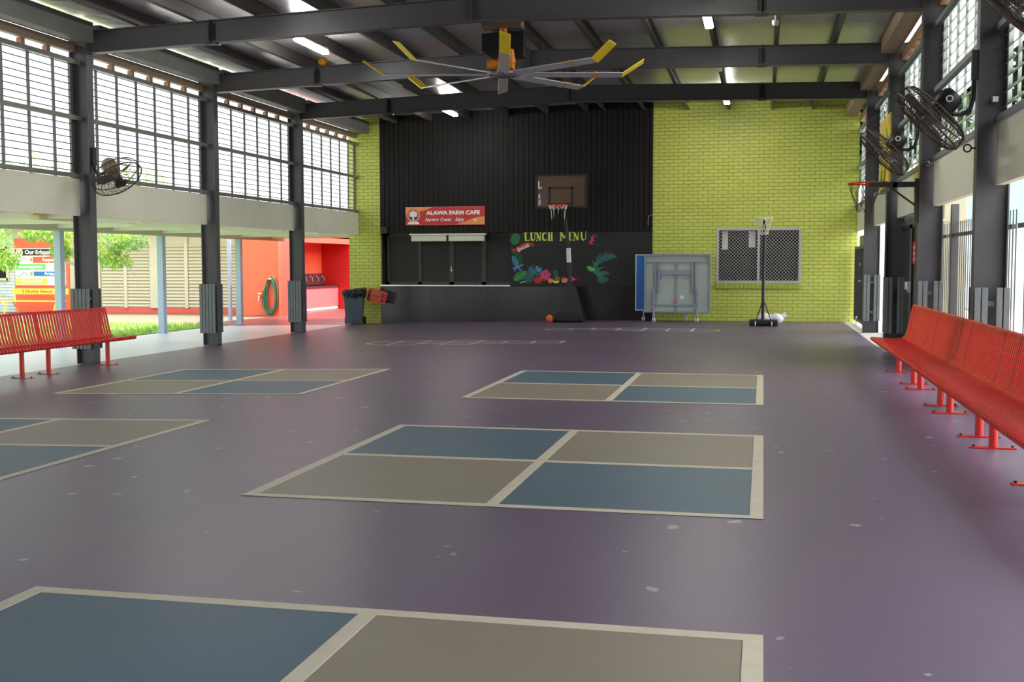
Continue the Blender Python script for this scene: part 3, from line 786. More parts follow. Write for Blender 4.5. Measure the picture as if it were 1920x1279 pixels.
text('ALAWA FARM CAFE', .135, SWH, t, (-7.79, SY - .006, 2.715), width=1.43, bold=.0065)
for wd, x, wdt in (('Nurture', -8.36, .36), ('Create ·', -7.97, .33), ('Enjoy', -7.62, .24)): text(wd, .125, SWH, t, (x, SY - .006, 2.545), name='slogan_word', width=wdt, shear=.35, bold=.0025, tilt=R(2))
b = MB()
for z0 in (2.41, 2.871): b.box(-9.075, -6.945, SY - .002, SY + .03, z0 - .003, z0 + .004)
b.build('sign_edge', PINK, t, w=True)
# little dark box on the corner of the boards
t = thing('wall_speaker', 'small dark box fixed at the lower left corner of the black boards', 'speaker box', (-9.66, YW - .1, 2.2))
b = MB(); b.box(-9.72, -9.58, YW - .12, YW - .02, 2.205, 2.36); b.build('box_body', DKALU, t, w=True, bevel=.008)
b = MB(); b.cyl((-9.65, YW - .125, 2.28), (-9.65, YW - .119, 2.28), .045, n=16); b.build('speaker_cone', BLACK, t, w=True)
# loose cable near the board corner
b = MB(); b.tube([(-2.69, YW - .03, 2.60), (-2.74, YW - .035, 2.615), (-2.785, YW - .04, 2.57), (-2.80, YW - .04, 2.46), (-2.795, YW - .04, 2.35)], .007, 6)
o = b.build('loose_cable', GALV, smooth=True); tag(o, 'short loose grey cable hanging at the edge of the black boards', 'cable')

# ------------------------------------------------------------------ menu board with painted mural
MY = YW - .012
t = thing('menu_board', 'black LUNCH MENU board painted with tropical leaves and fruit', 'menu board', (-4.5, MY, .86))
b = MB(); b.box(-6.28, -2.695, MY, YW + .04, .835, 2.195); b.build('board', BLACKB, t, w=True)
LIME = mat('mural_lime', (206, 222, 92), .6, 0, .06, 12); TEAL = mat('mural_teal', (58, 128, 118), .6, 0, .15, 12); MGRN = mat('mural_green', (34, 112, 66), .6, 0, .2, 10)
MBLU = mat('mural_blue', (92, 148, 206), .6, 0, .1, 12); MTEA = mat('mural_blue_teal', (44, 122, 148), .6, 0, .1, 10); MPNK = mat('mural_magenta', (206, 66, 122), .6, 0, .1, 12)
MRED = mat('mural_red', (184, 42, 42), .6, 0, .1, 12); MORG = mat('mural_orange', (236, 140, 84), .6, 0, .08, 12); MYEL = mat('mural_yellow', (238, 206, 92), .6, 0, .05, 12)
MLGR = mat('mural_light_green', (112, 186, 92), .6, 0, .1, 12)
MU = lambda u, v: (-6.3217 + u * .0014826, 2.343 - v * .00142)
def stroke(b, pts, w, y):
    global _lay
    pts = [MU(*p) for p in pts]; y0_ = y
    for i in range(len(pts) - 1):
        _lay += 1; y = y0_ - .00003 * (_lay % 60)
        (x0, z0), (x1, z1) = pts[i], pts[i + 1]; d = Vector((x1 - x0, z1 - z0)); l = d.length
        if l < 1e-6: continue
        d /= l; w0 = (w[i] if isinstance(w, list) else w) / 2; w1 = (w[i + 1] if isinstance(w, list) else w) / 2; nx, nz = -d.y, d.x; e = .3
        b.prism([(x0 - d.x * w0 * e + nx * w0, y, z0 - d.y * w0 * e + nz * w0), (x0 - d.x * w0 * e - nx * w0, y, z0 - d.y * w0 * e - nz * w0), (x1 + d.x * w1 * e - nx * w1, y, z1 + d.y * w1 * e - nz * w1), (x1 + d.x * w1 * e + nx * w1, y, z1 + d.y * w1 * e + nz * w1)], (0, .003, 0))
TK, TN = .042, .016
LET = {
 'L': [([(285, 108), (290, 245)], TK), ([(285, 245), (358, 240)], TN), ([(255, 112), (318, 108)], TN), ([(358, 240), (360, 222)], TN)],
 'U': [([(385, 108), (388, 190), (395, 225), (415, 243)], TK), ([(415, 243), (440, 232), (450, 200), (450, 110)], TN), ([(360, 110), (412, 108)], TN), ([(432, 110), (470, 110)], TN)],
 'N': [([(488, 108), (488, 243)], TN), ([(482, 112), (542, 240)], TK), ([(545, 245), (545, 108)], TN), ([(464, 108), (492, 108)], TN), ([(526, 108), (562, 108)], TN), ([(474, 245), (504, 245)], TN)],
 'C': [([(652, 135), (640, 108), (615, 108)], TN), ([(615, 108), (592, 130), (584, 178), (592, 222), (615, 243)], TK), ([(615, 243), (640, 240), (654, 215)], TN)],
 'H': [([(695, 108), (692, 245)], TK), ([(742, 103), (740, 245)], TK), ([(700, 172), (738, 170)], TN), ([(672, 108), (716, 106)], TN), ([(722, 104), (762, 102)], TN), ([(672, 247), (712, 246)], TN), ([(722, 247), (760, 246)], TN)],
 'M': [([(902, 98), (898, 245)], TK * .8), ([(900, 100), (958, 205)], TK), ([(958, 205), (1000, 98)], TN), ([(1000, 98), (1002, 245)], TK * .8), ([(870, 98), (908, 97)], TN), ([(880, 247), (918, 246)], TN)],
 'E': [([(1052, 100), (1050, 240)], TK), ([(1030, 98), (1094, 98)], TN), ([(1052, 165), (1082, 160)], TN), ([(1034, 244), (1096, 238)], TN), ([(1094, 98), (1096, 115)], TN)],
 'N2': [([(1128, 98), (1126, 240)], TN), ([(1122, 98), (1190, 238)], TK), ([(1196, 242), (1196, 98)], TN), ([(1106, 96), (1134, 96)], TN), ([(1176, 96), (1216, 95)], TN), ([(1112, 243), (1142, 242)], TN)],
 'U2': [([(1252, 95), (1252, 180), (1262, 222), (1285, 242)], TK), ([(1285, 242), (1315, 228), (1326, 190), (1328, 92)], TN), ([(1224, 96), (1282, 94)], TN), ([(1306, 92), (1346, 90)], TN)]}
for wd in (('L', 'U', 'N', 'C', 'H'), ('M', 'E', 'N2', 'U2')):
    b = MB()
    for L in wd:
        for pts, w in LET[L]: stroke(b, pts, w, MY - .004)
    b.build('heading_lettering', LIME, t, w=True)
def blob(par, nm, m, poly, y=.003):
    global _lay
    _lay += 1; y += .00005 * (_lay % 40)
    b = MB(); b.prism([(MU(u, v)[0], MY - y, MU(u, v)[1]) for u, v in poly], (0, .002, 0)); return b.build(nm, m, par, w=True)
def ell(cu, cv, ru, rv, rot=0, n=20):
    return [(cu + ru * math.cos(q) * math.cos(R(rot)) - rv * math.sin(q) * math.sin(R(rot)), cv + ru * math.cos(q) * math.sin(R(rot)) + rv * math.sin(q) * math.cos(R(rot))) for q in [2 * math.pi * i / n for i in range(n)]]
def frond(par, nm, m, spine, L0, n, w=.009, y=.004, curl=.5, sides=(-1, 1)):
    b = MB(); stroke(b, spine, .012, MY - y)
    for i in range(n):
        f = i / (n - 1) * (len(spine) - 1); k = min(int(f), len(spine) - 2); a = f - k
        u = spine[k][0] * (1 - a) + spine[k + 1][0] * a; v = spine[k][1] * (1 - a) + spine[k + 1][1] * a
        du, dv = spine[k + 1][0] - spine[k][0], spine[k + 1][1] - spine[k][1]; l = math.hypot(du, dv); du /= l; dv /= l
        ln = L0 * math.sin(math.pi * (.12 + .83 * i / (n - 1)))
        for s in sides:
            nu, nv = -dv * s, du * s
            stroke(b, [(u, v), (u + (nu * .8 + du * .4) * ln * .55, v + (nv * .8 + dv * .4) * ln * .55), (u + (nu * .9 + du * curl * 1.6) * ln, v + (nv * .9 + dv * curl * 1.6) * ln)], [w * 1.4, w, w * .5], MY - y)
    return b.build(nm, m, par, w=True)
blob(t, 'round_leaf', MGRN, ell(105, 215, 85, 105, 20))
blob(t, 'tropical_leaf', MTEA, ell(110, 620, 50, 115, -25))
frond(t, 'fern_leaf', MGRN, [(60, 440), (130, 480), (190, 560), (200, 650)], 70, 12)
rb = blob(t, 'ribbon', MRED, [(40, 395), (130, 385), (200, 310), (340, 275), (430, 300), (425, 345), (330, 350), (240, 400), (160, 460), (130, 430), (40, 430)])
text('Specials', .145, SWH, rb, (MU(238, 368)[0], MY - .006, MU(238, 368)[1]), width=.34, shear=.3, bold=.002, tilt=R(23), name='ribbon_lettering')
df = MB()
for p in ([(65, 745), (150, 720), (240, 660)], [(90, 790), (150, 715), (215, 780)], [(150, 690), (160, 740), (210, 775)], [(70, 735), (150, 712), (235, 690)]): stroke(df, p, .022, MY - .005)
df.build('dragonfly', MBLU, t, w=True)
blob(t, 'tropical_leaf', MGRN, ell(180, 880, 125, 75, -35)); frond(t, 'leaf_veins', MLGR, [(90, 960), (170, 880), (290, 790)], 80, 9, .006, .006)
frond(t, 'palm_frond', TEAL, [(480, 790), (400, 800), (340, 880), (290, 990)], 110, 16, .013)
frond(t, 'palm_frond', MTEA, [(330, 770), (400, 750), (480, 790), (520, 860)], 90, 14, .011)
blob(t, 'blue_bird', MBLU, [(455, 705), (490, 695), (530, 740), (575, 720), (560, 790), (500, 800), (480, 770)])
for c in ((580, 830), (640, 800), (680, 850), (660, 910), (590, 890)): blob(t, 'flower_petal', MPNK, ell(c[0], c[1], 48, 42))
fl_ = MB(); stroke(fl_, [(545, 890), (570, 940), (610, 960), (650, 900), (660, 870)], .009, MY - .007); stroke(fl_, [(560, 850), (600, 900), (640, 860)], .009, MY - .007); fl_.build('flower_outline', MORG, t, w=True)
blob(t, 'red_fruit', MRED, ell(500, 950, 72, 62)); blob(t, 'red_fruit', MRED, ell(950, 930, 50, 40))
blob(t, 'orange_fruit', MORG, ell(718, 962, 42, 42), .004); blob(t, 'orange_fruit', MORG, ell(968, 955, 55, 40, -20), .005)
blob(t, 'bananas', MYEL, [(748, 905), (765, 950), (810, 965), (870, 955), (870, 985), (820, 1012), (775, 995), (752, 960)], .005)
frond(t, 'pineapple_top', TEAL, [(820, 920), (815, 850), (800, 770)], 60, 8, .01); blob(t, 'pineapple', mat('mural_brown', (120, 112, 66), .6), ell(835, 920, 48, 42), .004)
blob(t, 'watermelon_slice', MPNK, [(1075, 870), (1160, 940), (1080, 975)], .004); blob(t, 'red_fruit', mat('mural_dark_red', (92, 30, 34), .6), ell(1205, 935, 60, 34))
frond(t, 'palm_frond', TEAL, [(1478, 735), (1500, 650), (1600, 560), (1720, 520), (1840, 540)], 95, 22, .016, curl=.35)
frond(t, 'palm_frond', TEAL, [(1440, 780), (1540, 800), (1610, 870), (1640, 990)], 130, 20, .013)
blob(t, 'bird_head', MLGR, [(1335, 710), (1400, 700), (1470, 740), (1490, 780), (1400, 795), (1360, 750)], .005)
gk = MB()
for p in ([(1420, 300), (1430, 240), (1440, 190), (1460, 155), (1500, 160), (1525, 190)], [(1430, 250), (1380, 280)], [(1432, 255), (1475, 245)], [(1440, 205), (1400, 190)], [(1440, 205), (1480, 190)], [(1418, 300), (1385, 320)], [(1418, 295), (1455, 312)]): stroke(gk, p, .024 if len(p) < 4 else [.05, .06, .03, .016, .012, .008], MY - .005)
gk.build('gecko', MPNK, t, w=True)
ch = MB(); stroke(ch, [(190, 1000), (270, 975)], .02, MY - .006); ch.build('brush_mark', WHITEP, t, w=True)

# ------------------------------------------------------------------ portable basketball hoop
t = thing('basketball_hoop', 'portable black basketball hoop with reflection-tinted clear backboard before the menu board', 'basketball hoop', (-4.66, 27.65, fz(-4.66)))
zf = fz(-4.66)
b = MB()
b.prism([(-5.05, 27.42, zf + .02), (-4.26, 27.42, zf + .02), (-4.30, 27.42, .2), (-5.0, 27.42, .2)], (0, .5, 0))
b.build('base', BLACK, t, w=True, bevel=.03)
b = MB(); b.add([(-4.95, 27.5, .18), (-4.32, 27.5, .18), (-4.50, 27.62, .86), (-4.74, 27.62, .86), (-4.95, 27.95, .18), (-4.32, 27.95, .18), (-4.50, 27.78, .86), (-4.74, 27.78, .86)],
      [(0, 1, 2, 3), (7, 6, 5, 4), (1, 5, 6, 2), (4, 0, 3, 7), (3, 2, 6, 7), (4, 5, 1, 0)]); b.build('base_cover', BLACK, t, w=True, bevel=.02)
for x in (-4.98, -4.33):
    b = MB(); b.cyl((x - .03, 27.44, zf + .075), (x + .03, 27.44, zf + .075), .075, n=18); b.build('wheel', BLACKM, t, smooth=True, w=True)
b = MB(); b.cyl((-4.65, 27.68, .8), (-4.66, 27.62, 1.75), .052, n=16); b.cyl((-4.66, 27.62, 1.7), (-4.79, 27.5, 2.95), .04, n=16); b.build('pole', BLACK, t, smooth=True, w=True)
b = MB(); b.cyl((-4.662, 27.622, 1.44), (-4.672, 27.612, 1.79), .058, n=16); b.build('pole_label', WHITEP, t, smooth=True, w=True)
b = MB()
for x in (-4.93, -4.67):
    b.bar((x, 27.5, 2.9), (x, 27.33, 3.1), .03, .04); b.bar((x, 27.5, 2.75), (x, 27.33, 2.9), .03, .04)
b.box(-4.95, -4.65, 27.46, 27.54, 2.72, 2.95); b.build('backboard_arm', BLACKM, t, w=True)
bb = MB(); bb.box(-5.40, -4.20, 27.29, 27.30, 2.79, 3.53); bd = bb.build('backboard', ACRYL, t, w=True)
f = MB()
for x0, x1, z0, z1 in ((-5.44, -5.39, 2.75, 3.57), (-4.21, -4.16, 2.75, 3.57), (-5.39, -4.21, 2.75, 2.79), (-5.39, -4.21, 3.53, 3.57)): f.box(x0, x1, 27.275, 27.325, z0, z1)
f.box(-5.06, -5.04, 27.3, 27.32, 3.25, 3.53); f.box(-4.58, -4.56, 27.3, 27.32, 3.25, 3.53)
f.build('backboard_frame', BLACKM, t, w=True)
f = MB()
for x0, x1, z0, z1 in ((-5.11, -5.065, 2.84, 3.26), (-4.555, -4.51, 2.84, 3.26), (-5.11, -4.51, 3.22, 3.26), (-5.11, -4.51, 2.84, 2.875)): f.box(x0, x1, 27.283, 27.288, z0, z1)
f.box(-5.06, -4.56, 27.305, 27.32, 3.1, 3.12); f.box(-4.87, -4.845, 27.305, 27.32, 2.88, 3.11); f.box(-4.79, -4.765, 27.305, 27.32, 2.88, 3.11)
f.build('target_square', BLACKM, t, w=True)
f = MB(); f.box(-5.37, -5.3, 27.284, 27.288, 2.83, 2.96); f.build('backboard_sticker', mat('sticker_blue_white', (170, 172, 205), .5), t, w=True)
f = MB(); f.box(-5.37, -5.28, 27.284, 27.288, 3.22, 3.27); f.box(-5.37, -5.335, 27.284, 27.288, 3.25, 3.42); f.box(-5.36, -5.32, 27.284, 27.288, 2.98, 3.1); f.build('backboard_lettering', NETW, t, w=True)
rc = (-4.83, 27.03, 2.815)
f = MB(); f.ring(rc, Z3, .228, .012, 36, 8); f.box(-4.93, -4.73, 27.2, 27.29, 2.76, 2.83); rm = f.build('rim', REDRIM, t, smooth=True, w=True)
f = MB()
for k, l in enumerate((.34, .1, .12, .3, .08, .35, .1, .22, .12, .1)):
    a = k * .63 + .5; p = Vector(rc) + Vector((math.cos(a) * .22, math.sin(a) * .22, 0))
    f.tube([p, p + Vector((-math.cos(a) * .05, -math.sin(a) * .05, -l * .5)), p + Vector((-math.cos(a) * .06, -math.sin(a) * .06, -l))], [.012, .009, .006], 6)
for k in range(10):
    a = k * .63; a2 = a + .31; p = Vector(rc) + Vector((math.cos(a) * .225, math.sin(a) * .225, -.01)); q = Vector(rc) + Vector((math.cos(a2) * .2, math.sin(a2) * .2, -.09))
    f.tube([p, q], .006, 5); f.tube([q, Vector(rc) + Vector((math.cos(a2 + .31) * .225, math.sin(a2 + .31) * .225, -.01))], .006, 5)
f.build('torn_net', NETW, rm, w=True)
b = MB(); b.ball((-5.09, 27.3, zf + .1), .1, 20, (.85, .85, 1)); o = b.build('deflated_ball', ORBALL, smooth=True); tag(o, 'small orange ball lying at the left foot of the basketball hoop', 'ball')

# ------------------------------------------------------------------ folded table tennis table
t = thing('table_tennis_table', 'folded grey and blue table tennis table on castors against the end wall', 'table tennis table', (-2.1, 27.75, 0))
def half(x0, x1, y, nm):
    h = thing(nm, None, None); h.parent = t; h.location = Vector((x0, y, .24)) - t.location; return h
b = MB(); b.box(-3.07, -1.51, 28.02, 28.04, .26, 1.63); b.build('blue_table_half', TTBLUE, t, w=True)
b = MB()
for x0, x1, z0, z1 in ((-3.075, -3.05, .255, 1.635), (-1.53, -1.505, .255, 1.635), (-3.05, -1.53, 1.61, 1.635), (-3.05, -1.53, .255, .28)): b.box(x0, x1, 28.01, 28.06, z0, z1)
b.build('white_edge', WHITE, t, w=True)
b = MB(); b.box(-2.80, -1.24, 27.60, 27.625, .235, 1.634); b.build('grey_table_half', TTGREY, t, w=True)
b = MB()
for x0, x1, z0, z1 in ((-2.81, -2.775, .23, 1.64), (-1.265, -1.23, .23, 1.64), (-2.775, -1.265, 1.6, 1.64), (-2.775, -1.265, .23, .26)): b.box(x0, x1, 27.545, 27.63, z0, z1)
b.box(-2.775, -1.265, 27.575, 27.6, 1.44, 1.455); b.box(-2.06, -2.02, 27.57, 27.6, .26, 1.45)
b.build('apron_frame', TTLEG, t, w=True)
b = MB(); b.box(-2.52, -1.58, 27.555, 27.6, 1.14, 1.25); b.build('cross_brace', TTLEG, t, w=True)
for x in (-2.57, -1.545):
    s = 1 if x < -2 else -1
    b = MB(); b.box(x - .022, x + .022, 27.5, 27.54, .1, .8); b.box(x + s * .02, x + s * .06, 27.54, 27.6, .4, 1.46); b.box(x + s * .09, x + s * .125, 27.52, 27.56, .7, 1.44); b.build('folding_leg', TTLEG, t, w=True)
b = MB(); b.box(-2.57, -1.545, 27.5, 27.54, .4, .44); b.build('lower_rail', TTLEG, t, w=True)
for x, y in ((-2.57, 27.5), (-1.54, 27.5), (-2.87, 28.0), (-1.83, 28.06)):
    c = MB(); c.cyl((x - .035, y, .05), (x - .012, y, .05), .05, n=18); c.cyl((x + .012, y, .05), (x + .035, y, .05), .05, n=18); c.cyl((x - .04, y, .05), (x + .04, y, .05), .018, n=10)
    cw = c.build('castor', WHITEP, t, smooth=True, w=True)
    c = MB(); c.box(x - .011, x + .011, y - .03, y + .03, .05, .13); c.cyl((x, y, .1), (x, y, .27), .017, n=10); c.build('castor_fork', TTLEG, cw, w=True)
b = MB(); b.box(-2.7, -1.5, 28.03, 28.06, .25, .29); b.bar((-2.57, 27.52, .3), (-2.87, 28.02, .27), .03, .03); b.bar((-1.545, 27.52, .3), (-1.83, 28.05, .27), .03, .03); b.build('base_rail', TTLEG, t, w=True)
b = MB(); b.box(-2.07, -2.02, 27.54, 27.57, .47, .56); b.build('red_latch', REDP, t, w=True)
b = MB(); b.box(-1.95, -1.86, 27.592, 27.599, .57, .64); b.build('warning_label', WHITE, t, w=True)

# ------------------------------------------------------------------ netball stand
t = thing('netball_stand', 'black portable netball stand with white net before the grille window', 'netball stand', (.02, 26.4, 0))
b = MB(); b.box(-.3, .34, 26.1, 26.6, .02, .14); b.build('base', BLACK, t, w=True, bevel=.03)
for x in (-.16, .2):
    b = MB(); b.cyl((x - .03, 26.1, .06), (x + .03, 26.1, .06), .06, n=16); w_ = b.build('wheel', BLACKM, t, smooth=True, w=True)
    b = MB(); b.box(x - .012, x + .012, 26.035, 26.045, .02, .11); b.build('wheel_guard', WHITE, w_, w=True)
b = MB(); b.cyl((.0, 26.38, .1), (.01, 26.38, 2.42), .036, n=16); b.build('pole', BLACK, t, smooth=True, w=True)
for x in (-.14, .18):
    b = MB(); b.cyl((x, 26.3, .14), (.005, 26.38, .6), .013, n=8); b.build('brace', BLACK, t, smooth=True, w=True)
rc = (0, 26.14, 2.43)
b = MB(); b.ring(rc, Z3, .2, .009, 36, 8); b.bar((0, 26.34, 2.43), (0, 26.38, 2.43), .03, .03); b.lathe([(.01, -.04), (.05, -.04), (.05, .01), (.01, .012)], (.005, 26.38, 2.43), 14); rm = b.build('ring', WHITE, t, smooth=True, w=True)
b = MB()
lv = [(.2, 0), (.165, -.1), (.125, -.2), (.1, -.3), (.095, -.37)]
for k in range(12):
    a = 2 * math.pi * k / 12
    for s in (-1, 1):
        b.tube([Vector(rc) + Vector((math.cos(a + s * i * .26) * r, math.sin(a + s * i * .26) * r, z)) for i, (r, z) in enumerate(lv)], .0065, 5)
b.ring(Vector(rc) + Vector((0, 0, -.37)), Z3, .095, .007, 20, 5)
b.build('net', NETW, rm, w=True)
# white sand bag behind the stand
t = thing('sand_bag', 'white tied plastic bag lying behind the netball stand base', 'bag', (.18, 27.0, 0))
b = MB(); b.ball((.05, 27.0, .13), .17, 20, (1.15, .9, .76)); b.ball((.3, 27.02, .13), .16, 20, (1.1, .9, .8)); b.build('bag_body', WHITEP, t, smooth=True, w=True)
b = MB(); b.cyl((.42, 27.02, .19), (.52, 27.02, .28), .05, .02, n=10); b.cyl((.45, 27.02, .17), (.56, 27.02, .19), .045, .03, n=10); b.build('tied_end', WHITEP, t, smooth=True, w=True)

# ------------------------------------------------------------------ wheelie bin and crate
bz = fz(-10.35)
t = thing('wheelie_bin', 'blue-grey wheelie bin lined with a black bag beside the green wall', 'bin', (-10.30, 27.78, bz), R(14))
b = MB(); b.add([(-.2, -.22, .03), (.2, -.22, .03), (.2, .2, .03), (-.2, .2, .03), (-.26, -.26, .86), (.26, -.26, .86), (.26, .27, .86), (-.26, .27, .86)], [(0, 3, 2, 1), (4, 5, 6, 7), (0, 1, 5, 4), (1, 2, 6, 5), (2, 3, 7, 6), (3, 0, 4, 7)])
b.build('bin_body', BINM, t, bevel=.025)
b = MB(); b.box(-.275, .275, -.275, .29, .83, .87); b.tube([(-.2, .31, .84), (.2, .31, .84)], .018, 8); b.build('rim', BINM, t, bevel=.01)
b = MB(); N_ = 40; vs = []; rnd = random.Random(3)
for zz, k0 in ((.70, .275), (.80, .31), (.885, .315), (.915, .27), (.885, .22), (.80, .19)):
    for i in range(N_):
        a = 2 * math.pi * i / N_; c_, s_ = math.cos(a), math.sin(a); q_ = 1 / max(abs(c_), abs(s_)) ** .75
        k1 = k0 * q_ * (1 + rnd.uniform(-.025, .03)); dz = rnd.uniform(-.05, .03) if zz == .70 else rnd.uniform(-.012, .012)
        vs.append((c_ * k1, s_ * k1, zz + dz + (.04 * c_ if zz > .8 else 0)))
fs = [(r_ * N_ + i, r_ * N_ + (i + 1) % N_, (r_ + 1) * N_ + (i + 1) % N_, (r_ + 1) * N_ + i) for r_ in range(5) for i in range(N_)] + [tuple(range(5 * N_, 6 * N_))]
b.add(vs, fs); b.build('bin_liner', BAGBK, t)
for x in (-.24, .24):
    b = MB(); b.cyl((x - .03, .24, .1), (x + .03, .24, .1), .1, n=20); b.build('wheel', BLACK, t, smooth=True)
def crate(label, loc):
    t = thing('milk_crate', label, 'crate', loc)
    W, D, H_ = .44, .33, .30
    M = Matrix.Rotation(R(14), 3, 'Y') @ Matrix.Rotation(R(30), 3, 'Z')
    b = MB(); lb = MB()
    def bx(m, x0, x1, y0, y1, z0, z1):
        k = len(m.v); m.box(x0, x1, y0, y1, z0, z1)
        for i in range(k, len(m.v)): m.v[i] = M @ m.v[i]
    for y in (-D / 2, D / 2 - .014):
        for z0, z1 in ((-H_ / 2, -H_ / 2 + .025), (-.03, -.005), (.06, .075), (H_ / 2 - .03, H_ / 2)): bx(b, -W / 2, W / 2, y, y + .014, z0, z1)
        for k in range(8):
            x = -W / 2 + k * (W - .02) / 7; bx(b, x, x + .02, y, y + .014, -H_ / 2, -.01)
        for x in (-W / 2, -.07, .05, W / 2 - .022): bx(b, x, x + .022, y, y + .014, 0, H_ / 2)
    for x in (-W / 2, W / 2 - .014):
        for z0, z1 in ((-H_ / 2, -H_ / 2 + .025), (-.03, -.005), (.06, .075), (H_ / 2 - .03, H_ / 2)): bx(b, x, x + .014, -D / 2, D / 2, z0, z1)
        for k in range(6):
            y = -D / 2 + k * (D - .02) / 5; bx(b, x, x + .014, y, y + .02, -H_ / 2, H_ / 2)
    b.build('crate_sides', REDP, t)
    for k in range(7):
        y = -D / 2 + .02 + k * .044; bx(lb, -W / 2, W / 2, y, y + .018, -H_ / 2, -H_ / 2 + .014)
    lb.build('crate_base', REDP, t)
    hk = MB(); hk.tube([(.02, .12, .14), (.02, .22, .16), (.02, .31, .15)], .01, 6); hk.build('wall_hook', BLACKM, t)
crate('red plastic crate hung tilted on the wall between bin and counter', (-9.76, YW - .33, .575))
# ------------------------------------------------------------------ covered walkway on the left
b = MB(); b.box(-14.25, -10.72, 8, 31.4, 2.3, 2.36)
struct(b.build('ceiling_walkway', SOFFIT, keep=True))
b = MB(); b.box(-13.92, -13.74, 8, 31.4, 2.08, 2.3); b.box(-14.32, -14.25, 8, 31.4, 2.2, 2.42)
struct(b.build('trim_61', CREAM2, keep=True))
k = 0
for y in (12.0, 14.1, 16.2, 18.2, 20.3, 22.3, 24.35, 26.4, 28.46, 30.5):
    b = MB(); b.box(-14.0, -10.72, y - .04, y + .04, 2.14, 2.3); struct(b.build('trim_%d' % (62 + k), SOFFIT, keep=True)); k += 1
b = MB(); b.box(-12.1, -12.02, 8, 31.4, 2.2, 2.3); struct(b.build('trim_80', SOFFIT, keep=True))
def post(x, y, w, top, label):
    t = thing('walkway_post', label, 'post', (x, y, OUT), 0, 'blue-grey walkway posts')
    b = MB(); b.box(x - w / 2, x + w / 2, y - w / 2, y + w / 2, OUT, top); b.build('post_shaft', POSTB, t, w=True, bevel=.006)
    b = MB(); b.box(x - w * .8, x + w * .8, y - w * .8, y + w * .8, OUT, OUT + .012); b.build('base_plate', POSTB, t, w=True)
    return t
post(-13.83, 20.42, .15, 2.08, 'blue-grey walkway post in front of the school values sign')
post(-13.83, 24.4, .15, 2.08, 'blue-grey walkway post standing at the lawn edge between two steel columns')
post(-13.83, 28.46, .15, 2.08, 'blue-grey walkway post beside the left edge of the orange wall')
post(-14.95, 30.15, .09, 2.5, 'thin pale blue pipe post in front of the cream louvres')
# walkway lamp
t = thing('walkway_light', 'unlit cream batten light under the walkway ceiling beside the left column', 'light fitting', (-11.25, 16.5, 2.14))
b = MB(); b.box(-11.29, -11.17, 15.85, 17.25, 2.2, 2.3); b.build('lamp_base', CREAMLAMP, t, w=True)
b = MB(); b.box(-11.32, -11.14, 15.95, 17.15, 2.12, 2.2); b.build('diffuser', CREAMLAMP, t, w=True, bevel=.025)

# ------------------------------------------------------------------ school building across the lawn
BY = 34.5
t = thing('school_building', 'cream school block with louvred walls and an orange painted panel', 'building', (-21, BY, OUT))
b = MB(); b.box(-34, -16.05, BY, BY + 5, OUT - .05, 2.75); b.build('wall', CREAM2, t, w=True)
b = MB(); b.box(-34.3, -16.05, BY - .8, BY + 5.5, 2.78, 2.98); b.build('roof_edge', CREAM2, t, w=True)
b = MB(); b.box(-22.7, -16.05, BY - .03, BY, OUT, -.05); b.build('plinth', PLINTH, t, w=True)
LVM = mat('cream_louvre', (190, 183, 153), .6, 0, .03, 3)
for x0, x1 in ((-22.7, -21.92), (-21.75, -20.93), (-20.8, -19.95), (-19.45, -18.7), (-18.56, -17.62), (-17.5, -16.72)):
    b = MB(); z = 0.0
    while z < 2.08:
        b.add([(x0, BY - .005, z + .115), (x1, BY - .005, z + .115), (x1, BY - .06, z), (x0, BY - .06, z), (x0, BY - .0, z + .1), (x1, BY - .0, z + .1), (x1, BY - .045, z - .004), (x0, BY - .045, z - .004)],
              [(0, 3, 2, 1), (4, 5, 6, 7), (0, 1, 5, 4), (3, 7, 6, 2), (0, 4, 7, 3), (1, 2, 6, 5)]); z += .11
    b.build('louvre_panel', LVM, t, w=True)
for x in (-21.86, -20.86, -18.63, -17.56):
    b = MB(); b.box(x - .06, x + .06, BY - .075, BY, -.05, 2.3); b.build('mullion', CREAM2, t, w=True)
for x in (-19.7,):
    b = MB(); b.box(x - .24, x + .24, BY - .09, BY, -.05, 2.7); b.build('pilaster', CREAM2, t, w=True)
b = MB(); b.box(-25.07, -22.98, BY - .04, BY, OUT, 2.29); b.build('orange_panel', ORANGE, t, w=True)
b = MB()
for k in range(24): b.prism([(-25.07, BY - .045, OUT + k * .105), (-25.07, BY - .02, OUT + k * .105 + .105), (-25.07, BY, OUT + k * .105 + .105), (-25.07, BY, OUT + k * .105)], (-5, 0, 0))
b.build('weatherboards', SIDING, t, w=True)
b = MB()
for x0, x1, z0, z1 in ((-26.7, -25.3, 1.94, 2.02), (-26.7, -25.3, .86, .94), (-25.36, -25.28, .86, 2.02), (-26.7, -26.62, .86, 2.02), (-26.7, -25.3, 1.36, 1.43)): b.box(x0, x1, BY - .1, BY, z0, z1)
wf = b.build('window_frame', CREAM2, t, w=True)
b = MB(); b.box(-26.65, -25.33, BY - .06, BY - .05, .9, 1.98); b.build('pane', BLACKGL, wf, w=True)
b = MB(); b.cyl((-22.62, BY - .15, OUT), (-22.62, BY - .15, 2.7), .05, n=12); b.build('downpipe', POSTB, t, smooth=True, w=True)
